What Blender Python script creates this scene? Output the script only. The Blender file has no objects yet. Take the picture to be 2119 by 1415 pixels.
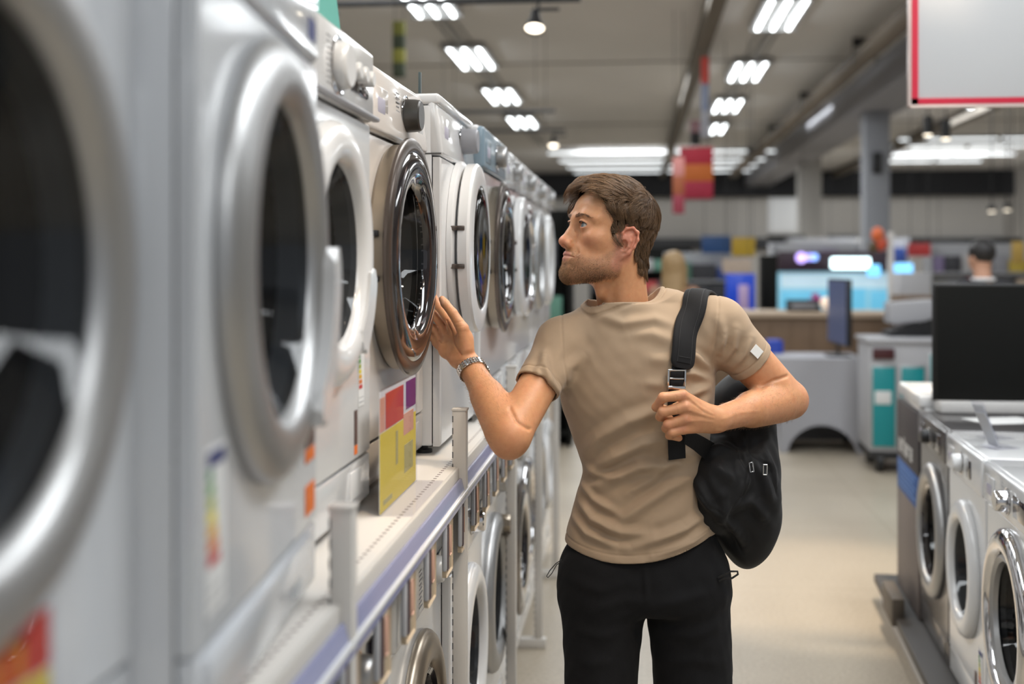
# Appliance store aisle: man with backpack at a two-tier row of washing machines
import bpy, bmesh, math, random
import numpy as np
from mathutils import Vector, Matrix

PI = math.pi
rnd = random.Random(7)
nrs = np.random.RandomState(11)
C = bpy.context.scene.collection
sc = bpy.context.scene

# ---------------------------------------------------------------- camera
FPX = 2500.0
YAW = math.atan(255.0 / FPX)
CAMH = 1.58
cam_d = bpy.data.cameras.new('camera')
cam = bpy.data.objects.new('camera', cam_d)
C.objects.link(cam)
cam.location = (0, 0, CAMH)
cam.rotation_euler = (PI / 2, 0, YAW)
cam_d.sensor_width = 36
cam_d.lens = FPX / 2119 * 36
cam_d.shift_y = -(707.5 - 545) / 2119
cam_d.clip_start = 0.02
cam_d.clip_end = 200
cam_d.dof.use_dof = True
cam_d.dof.focus_distance = 2.74
cam_d.dof.aperture_fstop = 1.9
sc.camera = cam

sc.view_settings.view_transform = 'Standard'
sc.view_settings.look = 'None'
sc.view_settings.gamma = 1
sc.view_settings.use_curve_mapping = False
sc.view_settings.exposure = 0.20
sc.cycles.max_bounces = 6
sc.cycles.diffuse_bounces = 2
sc.cycles.glossy_bounces = 3
sc.cycles.transmission_bounces = 6
sc.cycles.transparent_max_bounces = 10
sc.cycles.caustics_reflective = False
sc.cycles.caustics_refractive = False
sc.cycles.sample_clamp_indirect = 4.0

# ---------------------------------------------------------------- world (the store goes on behind the camera)
w = bpy.data.worlds.new('world')
sc.world = w
w.use_nodes = True
w.node_tree.nodes['Background'].inputs[0].default_value = (0.80, 0.84, 0.90, 1)
w.node_tree.nodes['Background'].inputs[1].default_value = 0.35


def area_light(name, loc, rot, sx, sy, power, col, spread=PI):
    d = bpy.data.lights.new(name, 'AREA')
    d.shape = 'RECTANGLE'
    d.size = sx
    d.size_y = sy
    d.energy = power
    d.color = col
    d.spread = spread
    o = bpy.data.objects.new(name, d)
    C.objects.link(o)
    o.location = loc
    o.rotation_euler = rot
    return o


COOL = (0.93, 0.97, 1.0)
WARM = (1.0, 0.80, 0.58)
CEIL = 4.57
# the rows of ceiling tubes, as light; the fixtures themselves are built further down
for (x, y, e) in ((-2.3, 3.0, 90), (1.67, 2.4, 110), (1.67, 6.5, 90), (-2.3, 7.5, 80), (5.5, 6, 90),
                  (-0.3, 12, 150), (1.6, -2.5, 90), (-2.3, -2.0, 80), (5.5, 14, 150), (0, 20, 220), (5, 24, 240), (0, 31, 360), (8, 32, 360)):
    area_light('ceiling_tube_light', (x, y, CEIL - 0.12), (0.65 if y > 30 else 0, 0, 0), 1.0 if y < 10 else 3.0, 3.2, e, COOL)  # the rearmost pair is tilted to brighten the back wall


def spot(name, loc, target, power, col, angle=50, size=0.06, blend=0.6):
    d = bpy.data.lights.new(name, 'SPOT')
    d.energy = power
    d.color = col
    d.spot_size = math.radians(angle)
    d.spot_blend = blend
    d.shadow_soft_size = size
    o = bpy.data.objects.new(name, d)
    C.objects.link(o)
    o.location = loc
    o.rotation_euler = (Vector(target) - Vector(loc)).to_track_quat('-Z', 'Y').to_euler()
    return o


# an added face fill, then warm track spotlights aimed at the shelves and the aisle
spot('warm_spot_light', (1.3, 1.0, 3.6), (-0.1, 2.8, 1.5), 60, WARM, 48)  # warm fill lamp added for the man's face
spot('warm_spot_light', (0.50, 2.98, 4.1), (-0.02, 2.75, 1.3), 120, WARM, 34)
spot('warm_spot_light', (0.35, 1.2, 3.7), (-0.50, 2.25, 1.3), 70, WARM, 30)
spot('warm_spot_light', (-1.1, 8.0, 3.15), (0.4, 6.0, 0.0), 90, WARM, 60)
spot('warm_spot_light', (1.3, 5.0, 3.9), (0.98, 6.0, 0.0), 420, WARM, 32)


# ---------------------------------------------------------------- helpers
def P(px, py, Y):
    """the point seen at a photograph pixel, at distance Y down the aisle"""
    u = (px - 1059.5) / FPX
    v = (545 - py) / FPX
    d = (-math.sin(YAW) + math.cos(YAW) * u, math.cos(YAW) + math.sin(YAW) * u, v)
    t = Y / d[1]
    return Vector((d[0] * t, Y, CAMH + d[2] * t))


def nodes_mat(name):
    m = bpy.data.materials.new(name)
    m.use_nodes = True
    nt = m.node_tree
    return m, nt, nt.nodes['Principled BSDF']


def mat(name, col, rough=0.5, metal=0.0, coat=0.0, emit=None, estr=1.0, noise=0.0, nscale=8.0, bump=0.0, bscale=60.0,
        sheen=0.0, alpha=1.0, trans=0.0, spec=None):
    m, nt, b = nodes_mat(name)
    c4 = (*col, 1)
    b.inputs['Base Color'].default_value = c4
    b.inputs['Roughness'].default_value = rough
    b.inputs['Metallic'].default_value = metal
    b.inputs['Coat Weight'].default_value = coat
    b.inputs['Coat Roughness'].default_value = 0.08
    b.inputs['Alpha'].default_value = alpha
    b.inputs['Transmission Weight'].default_value = trans
    if spec is not None:
        b.inputs['Specular IOR Level'].default_value = spec
    if sheen:
        b.inputs['Sheen Weight'].default_value = sheen
        b.inputs['Sheen Roughness'].default_value = 0.5
    if emit:
        b.inputs['Emission Color'].default_value = (*emit, 1)
        b.inputs['Emission Strength'].default_value = estr
    if noise or bump:
        tc = nt.nodes.new('ShaderNodeTexCoord')
    if noise:
        n = nt.nodes.new('ShaderNodeTexNoise')
        n.inputs['Scale'].default_value = nscale
        n.inputs['Detail'].default_value = 6
        nt.links.new(tc.outputs['Object'], n.inputs['Vector'])
        mx = nt.nodes.new('ShaderNodeMix')
        mx.data_type = 'RGBA'
        mx.inputs[6].default_value = tuple(max(0, c * (1 - noise)) for c in col) + (1,)
        mx.inputs[7].default_value = tuple(min(1, c * (1 + noise)) for c in col) + (1,)
        nt.links.new(n.outputs[0], mx.inputs[0])
        nt.links.new(mx.outputs[2], b.inputs['Base Color'])
    if bump:
        n2 = nt.nodes.new('ShaderNodeTexNoise')
        n2.inputs['Scale'].default_value = bscale
        n2.inputs['Detail'].default_value = 4
        nt.links.new(tc.outputs['Object'], n2.inputs['Vector'])
        bp = nt.nodes.new('ShaderNodeBump')
        bp.inputs['Strength'].default_value = bump
        bp.inputs['Distance'].default_value = 0.01
        nt.links.new(n2.outputs[0], bp.inputs['Height'])
        nt.links.new(bp.outputs[0], b.inputs['Normal'])
    return m


def tag(o, label=None, cat=None, group=None, kind=None):
    if label:
        o['label'] = label
    if cat:
        o['category'] = cat
    if group:
        o['group'] = group
    if kind:
        o['kind'] = kind
    return o


def thing(name, label, cat, loc=(0, 0, 0), rz=0.0, group=None):
    o = bpy.data.objects.new(name, None)
    o.empty_display_size = 0.1
    C.objects.link(o)
    o.location = loc
    o.rotation_euler = (0, 0, rz)
    return tag(o, label, cat, group)


def smooth_me(me, ang=35):
    me.polygons.foreach_set('use_smooth', [True] * len(me.polygons))
    if ang is not None:
        try:
            me.set_sharp_from_angle(angle=math.radians(ang))
        except Exception:
            pass


def obj(name, bm, m, parent=None, loc=None, ang=35):
    me = bpy.data.meshes.new(name)
    if isinstance(bm, bmesh.types.BMesh):
        bm.normal_update()
        bm.to_mesh(me)
        bm.free()
    else:
        v, f = bm
        me.from_pydata([tuple(q) for q in v], [], [tuple(q) for q in f])
        me.update()
    if isinstance(m, (list, tuple)):
        for k in m:
            me.materials.append(k)
    elif m:
        me.materials.append(m)
    smooth_me(me, ang)
    o = bpy.data.objects.new(name, me)
    C.objects.link(o)
    if parent:
        o.parent = parent
    if loc:
        o.location = loc
    return o


def struct(name, bm, m, **k):
    return tag(obj(name, bm, m, **k), kind='structure')


def B():
    return bmesh.new()


def box(bm, x0, x1, y0, y1, z0, z1, bev=0.0, seg=2, M=None, mi=0):
    vs = [bm.verts.new((x, y, z)) for z in (z0, z1) for y in (y0, y1) for x in (x0, x1)]
    fs = [(0, 2, 3, 1), (4, 5, 7, 6), (0, 1, 5, 4), (2, 6, 7, 3), (0, 4, 6, 2), (1, 3, 7, 5)]
    faces = [bm.faces.new([vs[i] for i in f]) for f in fs]
    for f in faces:
        f.material_index = mi
    if bev > 0:
        es = list({e for f in faces for e in f.edges})
        r = bmesh.ops.bevel(bm, geom=es, offset=bev, segments=seg, affect='EDGES', profile=0.5)
        vs = list({v for f in r['faces'] for v in f.verts} | {v for v in vs if v.is_valid})
    if M is not None:
        bmesh.ops.transform(bm, matrix=M, verts=[v for v in vs if v.is_valid])
    return bm


def tube(bm, pts, r, seg=8, cap=True, mi=0):
    """round bar along a polyline; r is a number or one number per point"""
    pts = [Vector(p) for p in pts]
    rs = r if isinstance(r, (list, tuple)) else [r] * len(pts)
    rings = []
    up = Vector((0, 0, 1))
    t0 = (pts[1] - pts[0]).normalized()
    if abs(t0.z) > 0.9:
        up = Vector((1, 0, 0))
    a = t0.cross(up).normalized()
    for i, p in enumerate(pts):
        if i == 0:
            t = pts[1] - pts[0]
        elif i == len(pts) - 1:
            t = pts[-1] - pts[-2]
        else:
            t = (pts[i + 1] - pts[i]).normalized() + (pts[i] - pts[i - 1]).normalized()
        t.normalize()
        a = (a - t * a.dot(t)).normalized()
        b = t.cross(a)
        rings.append([bm.verts.new(p + (a * math.cos(k * 2 * PI / seg) + b * math.sin(k * 2 * PI / seg)) * rs[i]) for k in range(seg)])
    for r0, r1 in zip(rings, rings[1:]):
        for k in range(seg):
            f = bm.faces.new((r0[k], r0[(k + 1) % seg], r1[(k + 1) % seg], r1[k]))
            f.material_index = mi
    if cap:
        bm.faces.new(rings[0][::-1]).material_index = mi
        bm.faces.new(rings[-1]).material_index = mi
    return bm


def lathe(bm, prof, seg=64, M=None, closed=False, cap0=False, cap1=False, mi=0):
    """turn (radius, depth) points about the local y axis: depth is y"""
    rings = []
    for (r, y) in prof:
        if r < 1e-6:
            rings.append([bm.verts.new((0, y, 0))])
        else:
            rings.append([bm.verts.new((r * math.cos(k * 2 * PI / seg), y, r * math.sin(k * 2 * PI / seg))) for k in range(seg)])
    prs = list(zip(rings, rings[1:]))
    if closed:
        prs.append((rings[-1], rings[0]))
    for r0, r1 in prs:
        for k in range(seg):
            k2 = (k + 1) % seg
            if len(r0) == 1 and len(r1) == 1:
                continue
            if len(r0) == 1:
                f = bm.faces.new((r0[0], r1[k2], r1[k]))
            elif len(r1) == 1:
                f = bm.faces.new((r0[k], r0[k2], r1[0]))
            else:
                f = bm.faces.new((r0[k], r0[k2], r1[k2], r1[k]))
            f.material_index = mi
    if cap0:
        bm.faces.new(rings[0])
    if cap1:
        bm.faces.new(rings[-1][::-1])
    if M is not None:
        bmesh.ops.transform(bm, matrix=M, verts=[v for r in rings for v in r])
    return bm


def TR(x=0, y=0, z=0, rx=0, ry=0, rz=0):
    return Matrix.Translation((x, y, z)) @ Matrix.Rotation(rz, 4, 'Z') @ Matrix.Rotation(ry, 4, 'Y') @ Matrix.Rotation(rx, 4, 'X')


def copy_tree(o, parent=None):
    c = o.copy()
    C.objects.link(c)
    c.parent = parent
    for ch in [q for q in o.children]:
        copy_tree(ch, c)
    return c


def place(o, loc, rz=None, label=None, group=None):
    o.location = loc
    if rz is not None:
        o.rotation_euler = (0, 0, rz)
    if label:
        o['label'] = label
    if group:
        o['group'] = group
    return o


# ================================================================ the store
def ramp_floor():
    m, nt, b = nodes_mat('store_floor')
    tc = nt.nodes.new('ShaderNodeTexCoord')
    n = nt.nodes.new('ShaderNodeTexNoise')
    n.inputs['Scale'].default_value = 1.1
    n.inputs['Detail'].default_value = 8
    nt.links.new(tc.outputs['Object'], n.inputs['Vector'])
    rp = nt.nodes.new('ShaderNodeValToRGB')
    rp.color_ramp.elements[0].position = .30
    rp.color_ramp.elements[0].color = (.40, .345, .27, 1)
    rp.color_ramp.elements[1].position = .70
    rp.color_ramp.elements[1].color = (.50, .44, .35, 1)
    nt.links.new(n.outputs[0], rp.inputs[0])
    # speckle of the terrazzo vinyl
    n2 = nt.nodes.new('ShaderNodeTexNoise')
    n2.inputs['Scale'].default_value = 70
    n2.inputs['Detail'].default_value = 3
    nt.links.new(tc.outputs['Object'], n2.inputs['Vector'])
    rp2 = nt.nodes.new('ShaderNodeValToRGB')
    rp2.color_ramp.elements[0].position = .40
    rp2.color_ramp.elements[0].color = (.82, .80, .78, 1)
    rp2.color_ramp.elements[1].position = .60
    rp2.color_ramp.elements[1].color = (1, 1, 1, 1)
    nt.links.new(n2.outputs[0], rp2.inputs[0])
    mx = nt.nodes.new('ShaderNodeMix')
    mx.data_type = 'RGBA'
    mx.blend_type = 'MULTIPLY'
    mx.inputs[0].default_value = 1
    nt.links.new(rp.outputs[0], mx.inputs[6])
    nt.links.new(rp2.outputs[0], mx.inputs[7])
    # joints of the large tiles
    br = nt.nodes.new('ShaderNodeTexBrick')
    br.offset = 0
    br.inputs['Scale'].default_value = 1
    br.inputs['Mortar Size'].default_value = .004
    br.inputs['Brick Width'].default_value = 1.5
    br.inputs['Row Height'].default_value = 1.5
    br.inputs['Color1'].default_value = (1, 1, 1, 1)
    br.inputs['Color2'].default_value = (1, 1, 1, 1)
    br.inputs['Mortar'].default_value = (.72, .70, .66, 1)
    nt.links.new(tc.outputs['Object'], br.inputs['Vector'])
    m2 = nt.nodes.new('ShaderNodeMix')
    m2.data_type = 'RGBA'
    m2.blend_type = 'MULTIPLY'
    m2.inputs[0].default_value = 1
    nt.links.new(mx.outputs[2], m2.inputs[6])
    nt.links.new(br.outputs[0], m2.inputs[7])
    nt.links.new(m2.outputs[2], b.inputs['Base Color'])
    b.inputs['Roughness'].default_value = .33
    b.inputs['Specular IOR Level'].default_value = .35
    return m


m_floor = ramp_floor()
m_wall = mat('painted_wall', (.70, .66, .61), .85, noise=.08, nscale=.6)
m_ceil = mat('ceiling_panel', (.80, .775, .75), .9, noise=.10, nscale=.5)
m_ceilrib = mat('ceiling_rib', (.20, .175, .145), .85)
m_beam = mat('grey_beam', (.36, .36, .39), .7, noise=.05)
m_dark = mat('dark_void', (.02, .02, .022), .9)
m_black = mat('black_metal', (.012, .012, .013), .45)
m_blackp = mat('black_panel', (.007, .007, .006), .8, spec=.2)
m_whitem = mat('white_powder_coat', (.68, .66, .64), .35)
m_grey = mat('light_grey_panel', (.42, .42, .44), .5)
m_tube = mat('lit_tube', (1, 1, 1), .5, emit=(.93, .98, 1), estr=9)
m_tube2 = mat('lit_strip', (1, 1, 1), .5, emit=(.93, .98, 1), estr=1.7)
m_fix = mat('fixture_grey', (.40, .40, .40), .5)

XL, XR, YB, YF = -7.0, 12.0, -4.0, 41.0
struct('floor', box(B(), XL, XR, YB, YF, -.1, 0), m_floor)
struct('ceiling', box(B(), XL, XR, YB, YF, CEIL, CEIL + .1), m_ceil)
struct('wall_left', box(B(), XL - .2, XL, YB, YF, 0, CEIL), m_wall)
struct('wall_right', box(B(), XR, XR + .2, YB, YF, 0, CEIL), m_wall)
struct('wall_back', box(B(), XL, XR, YF, YF + .2, 0, CEIL), m_wall)
# near-black board standing in for the dark void above the back wall
struct('trim_1', box(B(), XL, XR, YF - 1.2, YF - .9, 3.75, CEIL), m_dark)
struct('trim_2', box(B(), XL, XR, YF - .5, YF - .1, 2.05, 2.42, .01), mat('fascia_dark', (.05, .05, .055), .6))
bm = B()
for x in (.88, -4.2, 6.4):
    box(bm, x - .09, x + .09, YB, YF, CEIL - .22, CEIL - .001, .01)
struct('trim_3', bm, m_ceilrib)
bm = B()
for y in (10.0, 18.0, 26.0, 34.0):
    box(bm, XL, XR, y - .02, y + .02, CEIL - .012, CEIL - .001)
struct('trim_4', bm, m_ceilrib)
bm = B()
box(bm, 3.55, 4.35, YB, YF, 4.08, CEIL - .001, .015)
struct('trim_5', bm, m_beam)
# ventilation duct on hangers, beside the beam
dk = thing('ventilation_duct', 'brown grey ventilation duct running along the ceiling beside the beam', 'duct', (2.95, 0, 4.28))
bm = B()
tube(bm, [(0, y, 0) for y in np.arange(-3, 38, 1.0)], [.125 if i % 3 else .135 for i in range(41)], 20)
obj('pipe', bm, mat('duct_brown', (.17, .135, .10), .6), dk)
for y in (1, 6, 11, 16, 21, 26, 31):
    bm = B()
    box(bm, -.15, .15, y - .015, y + .015, .10, .22)
    box(bm, -.15, -.14, y - .015, y + .015, -.14, .2)
    box(bm, .14, .15, y - .015, y + .015, -.14, .2)
    obj('hanger', bm, m_black, dk)

# column carrying the beam
def column(x, y, w_, d_, h_, m, label):
    t = thing('column', label, 'column', (x, y, 0))
    obj('shaft', box(B(), -w_ / 2, w_ / 2, -d_ / 2, d_ / 2, 0, h_, .01), m, t)
    obj('base_guard', box(B(), -w_ / 2 - .02, w_ / 2 + .02, -d_ / 2 - .02, d_ / 2 + .02, 0, .25, .01), m_ceilrib, t)
    return t


c1 = column(3.95, 20.5, .40, .40, 4.08, mat('column_grey', (.34, .35, .38), .7), 'pale grey square column rising to the ceiling beam')
obj('camera_housing', box(B(), -.09, .06, -.28, -.2, 3.05, 3.4, .02), m_black, c1)
column(4.35, 31.0, .55, .5, CEIL, mat('column_white', (.55, .53, .50), .8), 'whitish column farther back, behind the lit counter')

# ---------------------------------------------------------------- ceiling lamps
def tube_fixture(x, y, L, n, dx, label, group, along='y', z=CEIL - .06):
    t = thing('ceiling_light', label, 'ceiling light', (x, y, z), 0 if along == 'y' else PI / 2, group)
    bm = B()
    W = dx * n
    box(bm, -W / 2, W / 2, -L / 2 - .03, L / 2 + .03, .0, .05, .006)
    for s in (-1, 1):
        box(bm, -W / 2, W / 2, s * (L / 2 + .03) - .01, s * (L / 2 + .03) + .01, -.04, .05, .003)
    obj('housing', bm, m_fix, t)
    for k in range(n):
        bm = B()
        xx = (k - (n - 1) / 2) * dx
        tube(bm, [(xx, -L / 2, -.022), (xx, L / 2, -.022)], .019, 10)
        obj('lamp_tube', bm, m_tube if along == 'y' else m_tube2, t)
    return t


def place_words(i, n):
    w_ = ['nearest', 'second', 'third', 'fourth', 'fifth', 'sixth', 'seventh', 'eighth']
    return w_[i]


for i, y in enumerate((13.2, 17.0, 20.9, 24.8)):
    tube_fixture(-2.32, y, 1.7, 3, .20, 'three tube ceiling light over the washer wall, %s of the row beside the track spotlight' % place_words(i, 4), 'lights in the row over the washer wall')
for i, y in enumerate((14.4, 18.6, 22.6, 26.4)):
    tube_fixture(1.70, y, 1.7, 3, .19, 'three tube ceiling light, %s of the row over the aisle' % place_words(i, 4), 'lights in the row over the aisle')
for x, tx in ((-2.32, 'washer wall'), (1.70, 'aisle')):
    t = thing('lighting_rail', 'long grey lighting rail over the ' + tx, 'rail', (x, 16, CEIL - .004))
    bm = B()
    box(bm, -.03, .03, -15, 14, -.05, 0, .004)
    box(bm, -.14, -.12, -15, 14, -.02, 0)
    box(bm, .12, .14, -15, 14, -.02, 0)
    obj('rail_body', bm, m_fix, t)
for i, (y, x0, x1) in enumerate(((31.4, -2.25, 4.35), (33.9, -2.1, 4.1), (36.0, -2.0, 3.9), (38.0, -1.9, 3.7))):
    L = (x1 - x0 - .1) / 2
    for k in (0, 1):
        xc = x0 + L / 2 + k * (L + .1)
        tube_fixture(xc, y, L, 1, .10, 'long crosswise strip light at the back, %s line, %s half' % (place_words(i, 4), ('washer side', 'aisle side')[k]), 'strip lights across the back', 'x', CEIL - .10)
for i, (y, x0, x1) in enumerate(((28.8, 6.1, 10.6), (30.6, 6.3, 9.9), (32.9, 6.8, 9.9), (34.9, 7.1, 9.6))):
    L = (x1 - x0 - .1) / 2
    for k in (0, 1):
        xc = x0 + L / 2 + k * (L + .1)
        tube_fixture(xc, y, L, 1, .10, 'long crosswise strip light beyond the grey column, %s line, %s half' % (place_words(i, 4), ('column side', 'outer')[k]), 'strip lights beyond the column', 'x', CEIL - .10)
tube_fixture(6.3, 22.5, 1.5, 2, .2, 'short two tube ceiling light under the blank sign', None)

m_spotlens = mat('spot_lens', (1, .93, .8), .4, emit=(1, .88, .70), estr=4.5)


def track(x0, x1, y, z, heads, label, hl):
    t = thing('lighting_track', label, 'track', ((x0 + x1) / 2, y, z))
    hw_ = (x1 - x0) / 2
    bm = B()
    box(bm, -hw_, hw_, -.018, .018, -.018, .018, .003)
    obj('bar', bm, m_black, t)
    for s in (-.7, .7):
        obj('cable', tube(B(), [(s * hw_, 0, .018), (s * hw_, 0, CEIL - z)], .003, 6), m_black, t)
    for k, (hx, tilt, lb) in enumerate(heads):
        s = thing('track_spotlight', lb, 'spotlight', (hx, y, z - .02))
        obj('mount', box(B(), -.012, .16, -.012, .012, -.055, -.035, .003), m_black, s)
        obj('stem', tube(B(), [(.02, 0, 0), (.02, 0, -.05)], .009, 8), m_black, s)
        R = TR(0, 0, -.055, rx=tilt)
        sh = B()
        lathe(sh, [(.018, 0), (.030, .004), (.034, .05), (.066, .125), (.070, .150), (.066, .150), (.060, .128), (.028, .06)], 24, M=R @ Matrix.Rotation(-PI / 2, 4, 'X'))
        obj('shade', sh, m_black, s)
        le = B()
        lathe(le, [(0, .132), (.061, .132)], 24, M=R @ Matrix.Rotation(-PI / 2, 4, 'X'))
        obj('lens', le, m_spotlens, s)


track(-2.6, -.36, 8.0, 3.33, [(-.66, -.45, 'lit black spotlight hanging from the end of the near track'), (-2.15, -.4, 'lit spotlight beside the teal board over the washers')],
      'black lighting track hanging over the washers', None)
track(-2.4, -.9, 13.6, 3.30, [], 'black lighting track hanging behind the nearest one', None)
track(-2.6, -.9, 15.6, 3.30, [(-1.05, -.4, 'small lit spotlight low over the far end of the washer wall')], 'farther black lighting track over the washer wall', None)
for i, (px, py, dd) in enumerate(((1920, 262, 12), (1957, 270, 12))):
    q = P(px, py, dd)
    s = thing('cylinder_spotlight', ('black cylinder spotlight under the blank sign, the %s one' % ('column side', 'outer')[i]), 'spotlight', q)
    obj('body', tube(B(), [(0, 0, .10), (0, 0, -.08)], .045, 16), m_black, s)
    obj('stem', tube(B(), [(0, 0, .10), (0, 0, CEIL - q.z)], .008, 6), m_black, s)
    obj('lens', tube(B(), [(0, 0, -.081), (0, 0, -.085)], .038, 16), m_spotlens, s)
for i, (px, py) in enumerate(((2052, 440), (2084, 437))):
    q = P(px, py, 22)
    s = thing('wall_spotlight', 'small warm spotlight before the beige back wall, the %s of the two' % ('column side one', 'outer one')[i], 'spotlight', q)
    obj('body', tube(B(), [(0, 0, .12), (0, 0, .02)], .06, 16), m_black, s)
    obj('stem', tube(B(), [(0, 0, .12), (0, 0, CEIL - q.z)], .01, 6), m_black, s)
    obj('lens', tube(B(), [(0, 0, .02), (0, 0, .014)], .055, 16), m_spotlens, s)

# ---------------------------------------------------------------- signs and banners
q0, q1 = P(1881, 222, 5.05), P(2200, -160, 5.05)
sg = thing('hanging_sign', 'large blank white sign with a red border hanging above the far washers', 'sign', (q0.x, 5.05, q0.z))
W_, H_ = q1.x - q0.x, q1.z - q0.z
m_red = mat('sign_red', (.62, .012, .045), .45)
m_signw = mat('sign_white', (.60, .60, .60), .5)
obj('board', box(B(), 0, W_, -.010, .010, 0, H_, .003), m_signw, sg)
bm = B()
for (a, b_, c, d) in ((.008, W_ - .008, .010, .034), (.008, .034, .010, H_ - .008), (W_ - .034, W_ - .008, .010, H_ - .008), (.008, W_ - .008, H_ - .034, H_ - .008)):
    box(bm, a, b_, -.0125, -.0102, c, d)
obj('red_border', bm, m_red, sg)
bm = B()
for (a, b_, c, d) in ((-.004, W_ + .004, -.004, .006), (-.004, .006, -.004, H_ + .004), (W_ - .006, W_ + .004, -.004, H_ + .004)):
    box(bm, a, b_, -.014, .014, c, d, .002)
obj('frame', bm, mat('sign_rim', (.75, .60, .55), .3), sg)
for x in (.08, W_ - .08):
    obj('wire', tube(B(), [(x, 0, H_), (x, 0, CEIL - q0.z)], .002, 5), m_black, sg)


def banner(px0, px1, py0, py1, Y, cols, label, name='hanging_banner', yaw=0.0, dep=.02):
    a, b_ = P(px0, py1, Y), P(px1, py0, Y)
    t = thing(name, label, 'banner', ((a.x + b_.x) / 2, Y, a.z), yaw)
    w_ = (b_.x - a.x) / 2
    hh = b_.z - a.z
    n = len(cols)
    for i, c in enumerate(cols):
        obj('panel', box(B(), -w_, w_, -dep / 2, dep / 2, hh * i / n, hh * (i + 1) / n, .002), mat('banner_%s_%d' % (name, i), c, .7), t)
    obj('cord', tube(B(), [(-w_ * .8, 0, hh), (-w_ * .8, 0, CEIL - a.z)], .003, 5), m_black, t)
    obj('cord', tube(B(), [(w_ * .8, 0, hh), (w_ * .8, 0, CEIL - a.z)], .003, 5), m_black, t)
    return t


banner(1407, 1474, 306, 412, 15.2, [(.30, .012, .035), (.42, .10, .012), (.34, .012, .03)], 'red and orange promotional banner hanging above the head of the man', dep=.3)
banner(1392, 1416, 325, 442, 14.4, [(.25, .03, .05), (.30, .08, .03), (.55, .22, .20)], 'narrow pinkish banner hanging beside the red and orange one', dep=.05)
banner(1450, 1467, 118, 285, 15.6, [(.30, .30, .33), (.22, .25, .34), (.45, .05, .035)], 'tall thin blue and red pennant hanging above the orange banner', dep=.03)
banner(1428, 1448, 250, 300, 17, [(.02, .02, .02), (.35, .20, .22)], 'small dark hanging sign beside the thin pennant', dep=.2)
banner(814, 838, 45, 160, 12.5, [(.03, .04, .02), (.20, .19, .03), (.03, .04, .02), (.16, .16, .03)], 'dark and yellow sign seen edge on above the cream washer', dep=.1)


# ================================================================ washing machines
def enamel(name, c, rough=.22):
    m = mat(name, c, rough, coat=.6)
    return m


m_white = enamel('white_enamel', (.70, .70, .70))
m_cream = enamel('warm_white_enamel', (.76, .70, .65))
m_cool = enamel('cool_white_enamel', (.62, .64, .67))
m_graph = mat('graphite_enamel', (.085, .080, .080), .30, .3, coat=.4)
m_silver = mat('satin_silver_ring', (.44, .44, .44), .40, .85)
m_chrome = mat('chrome', (.80, .80, .82), .06, 1.0)
m_bronze = mat('dark_bronze', (.13, .105, .09), .26, .75)
m_champ = mat('champagne_metal', (.34, .29, .23), .32, .8)
m_whitep = mat('white_plastic', (.72, .72, .72), .25, coat=.3)
m_greyp = mat('grey_plastic', (.28, .28, .30), .4)
m_gask = mat('rubber_gasket', (.10, .10, .105), .6)
m_blackg = mat('black_gloss', (.012, .010, .012), .04, coat=1)
m_disp = mat('display_window', (.018, .014, .02), .08, coat=1)
m_seam = mat('seam_shadow_gap', (.10, .10, .10), .8)
m_print = mat('printed_text', (.30, .30, .31), .6)
m_drawer_in = mat('drawer_recess', (.42, .40, .48), .4)
m_foot = mat('black_foot', (.02, .02, .02), .6)


def drum_mat():
    m, nt, b = nodes_mat('drum_steel')
    tc = nt.nodes.new('ShaderNodeTexCoord')
    v = nt.nodes.new('ShaderNodeTexVoronoi')
    v.inputs['Scale'].default_value = 45
    v.inputs['Randomness'].default_value = 0.0
    nt.links.new(tc.outputs['Object'], v.inputs['Vector'])
    rp = nt.nodes.new('ShaderNodeValToRGB')
    rp.color_ramp.elements[0].position = .18
    rp.color_ramp.elements[0].color = (.03, .03, .03, 1)
    rp.color_ramp.elements[1].position = .24
    rp.color_ramp.elements[1].color = (.22, .22, .225, 1)
    nt.links.new(v.outputs[0], rp.inputs[0])
    nt.links.new(rp.outputs[0], b.inputs['Base Color'])
    b.inputs['Metallic'].default_value = .8
    b.inputs['Roughness'].default_value = .28
    return m


m_drum = drum_mat()


def glass_mat(name, tint, refl=.10, gw=.5):
    m = bpy.data.materials.new(name)
    m.use_nodes = True
    nt = m.node_tree
    nt.nodes.clear()
    out = nt.nodes.new('ShaderNodeOutputMaterial')
    t = nt.nodes.new('ShaderNodeBsdfTransparent')
    t.inputs[0].default_value = (*tint, 1)
    g = nt.nodes.new('ShaderNodeBsdfGlossy')
    g.inputs['Roughness'].default_value = .02
    fr = nt.nodes.new('ShaderNodeLayerWeight')
    fr.inputs[0].default_value = .5
    pw = nt.nodes.new('ShaderNodeMath')
    pw.operation = 'POWER'
    pw.inputs[1].default_value = 4.0
    nt.links.new(fr.outputs['Facing'], pw.inputs[0])
    ad = nt.nodes.new('ShaderNodeMath')
    ad.operation = 'MULTIPLY_ADD'
    ad.inputs[1].default_value = gw
    ad.inputs[2].default_value = refl
    ad.use_clamp = True
    mx = nt.nodes.new('ShaderNodeMixShader')
    nt.links.new(pw.outputs[0], ad.inputs[0])
    nt.links.new(ad.outputs[0], mx.inputs[0])
    nt.links.new(t.outputs[0], mx.inputs[1])
    nt.links.new(g.outputs[0], mx.inputs[2])
    nt.links.new(mx.outputs[0], out.inputs[0])
    return m


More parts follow.
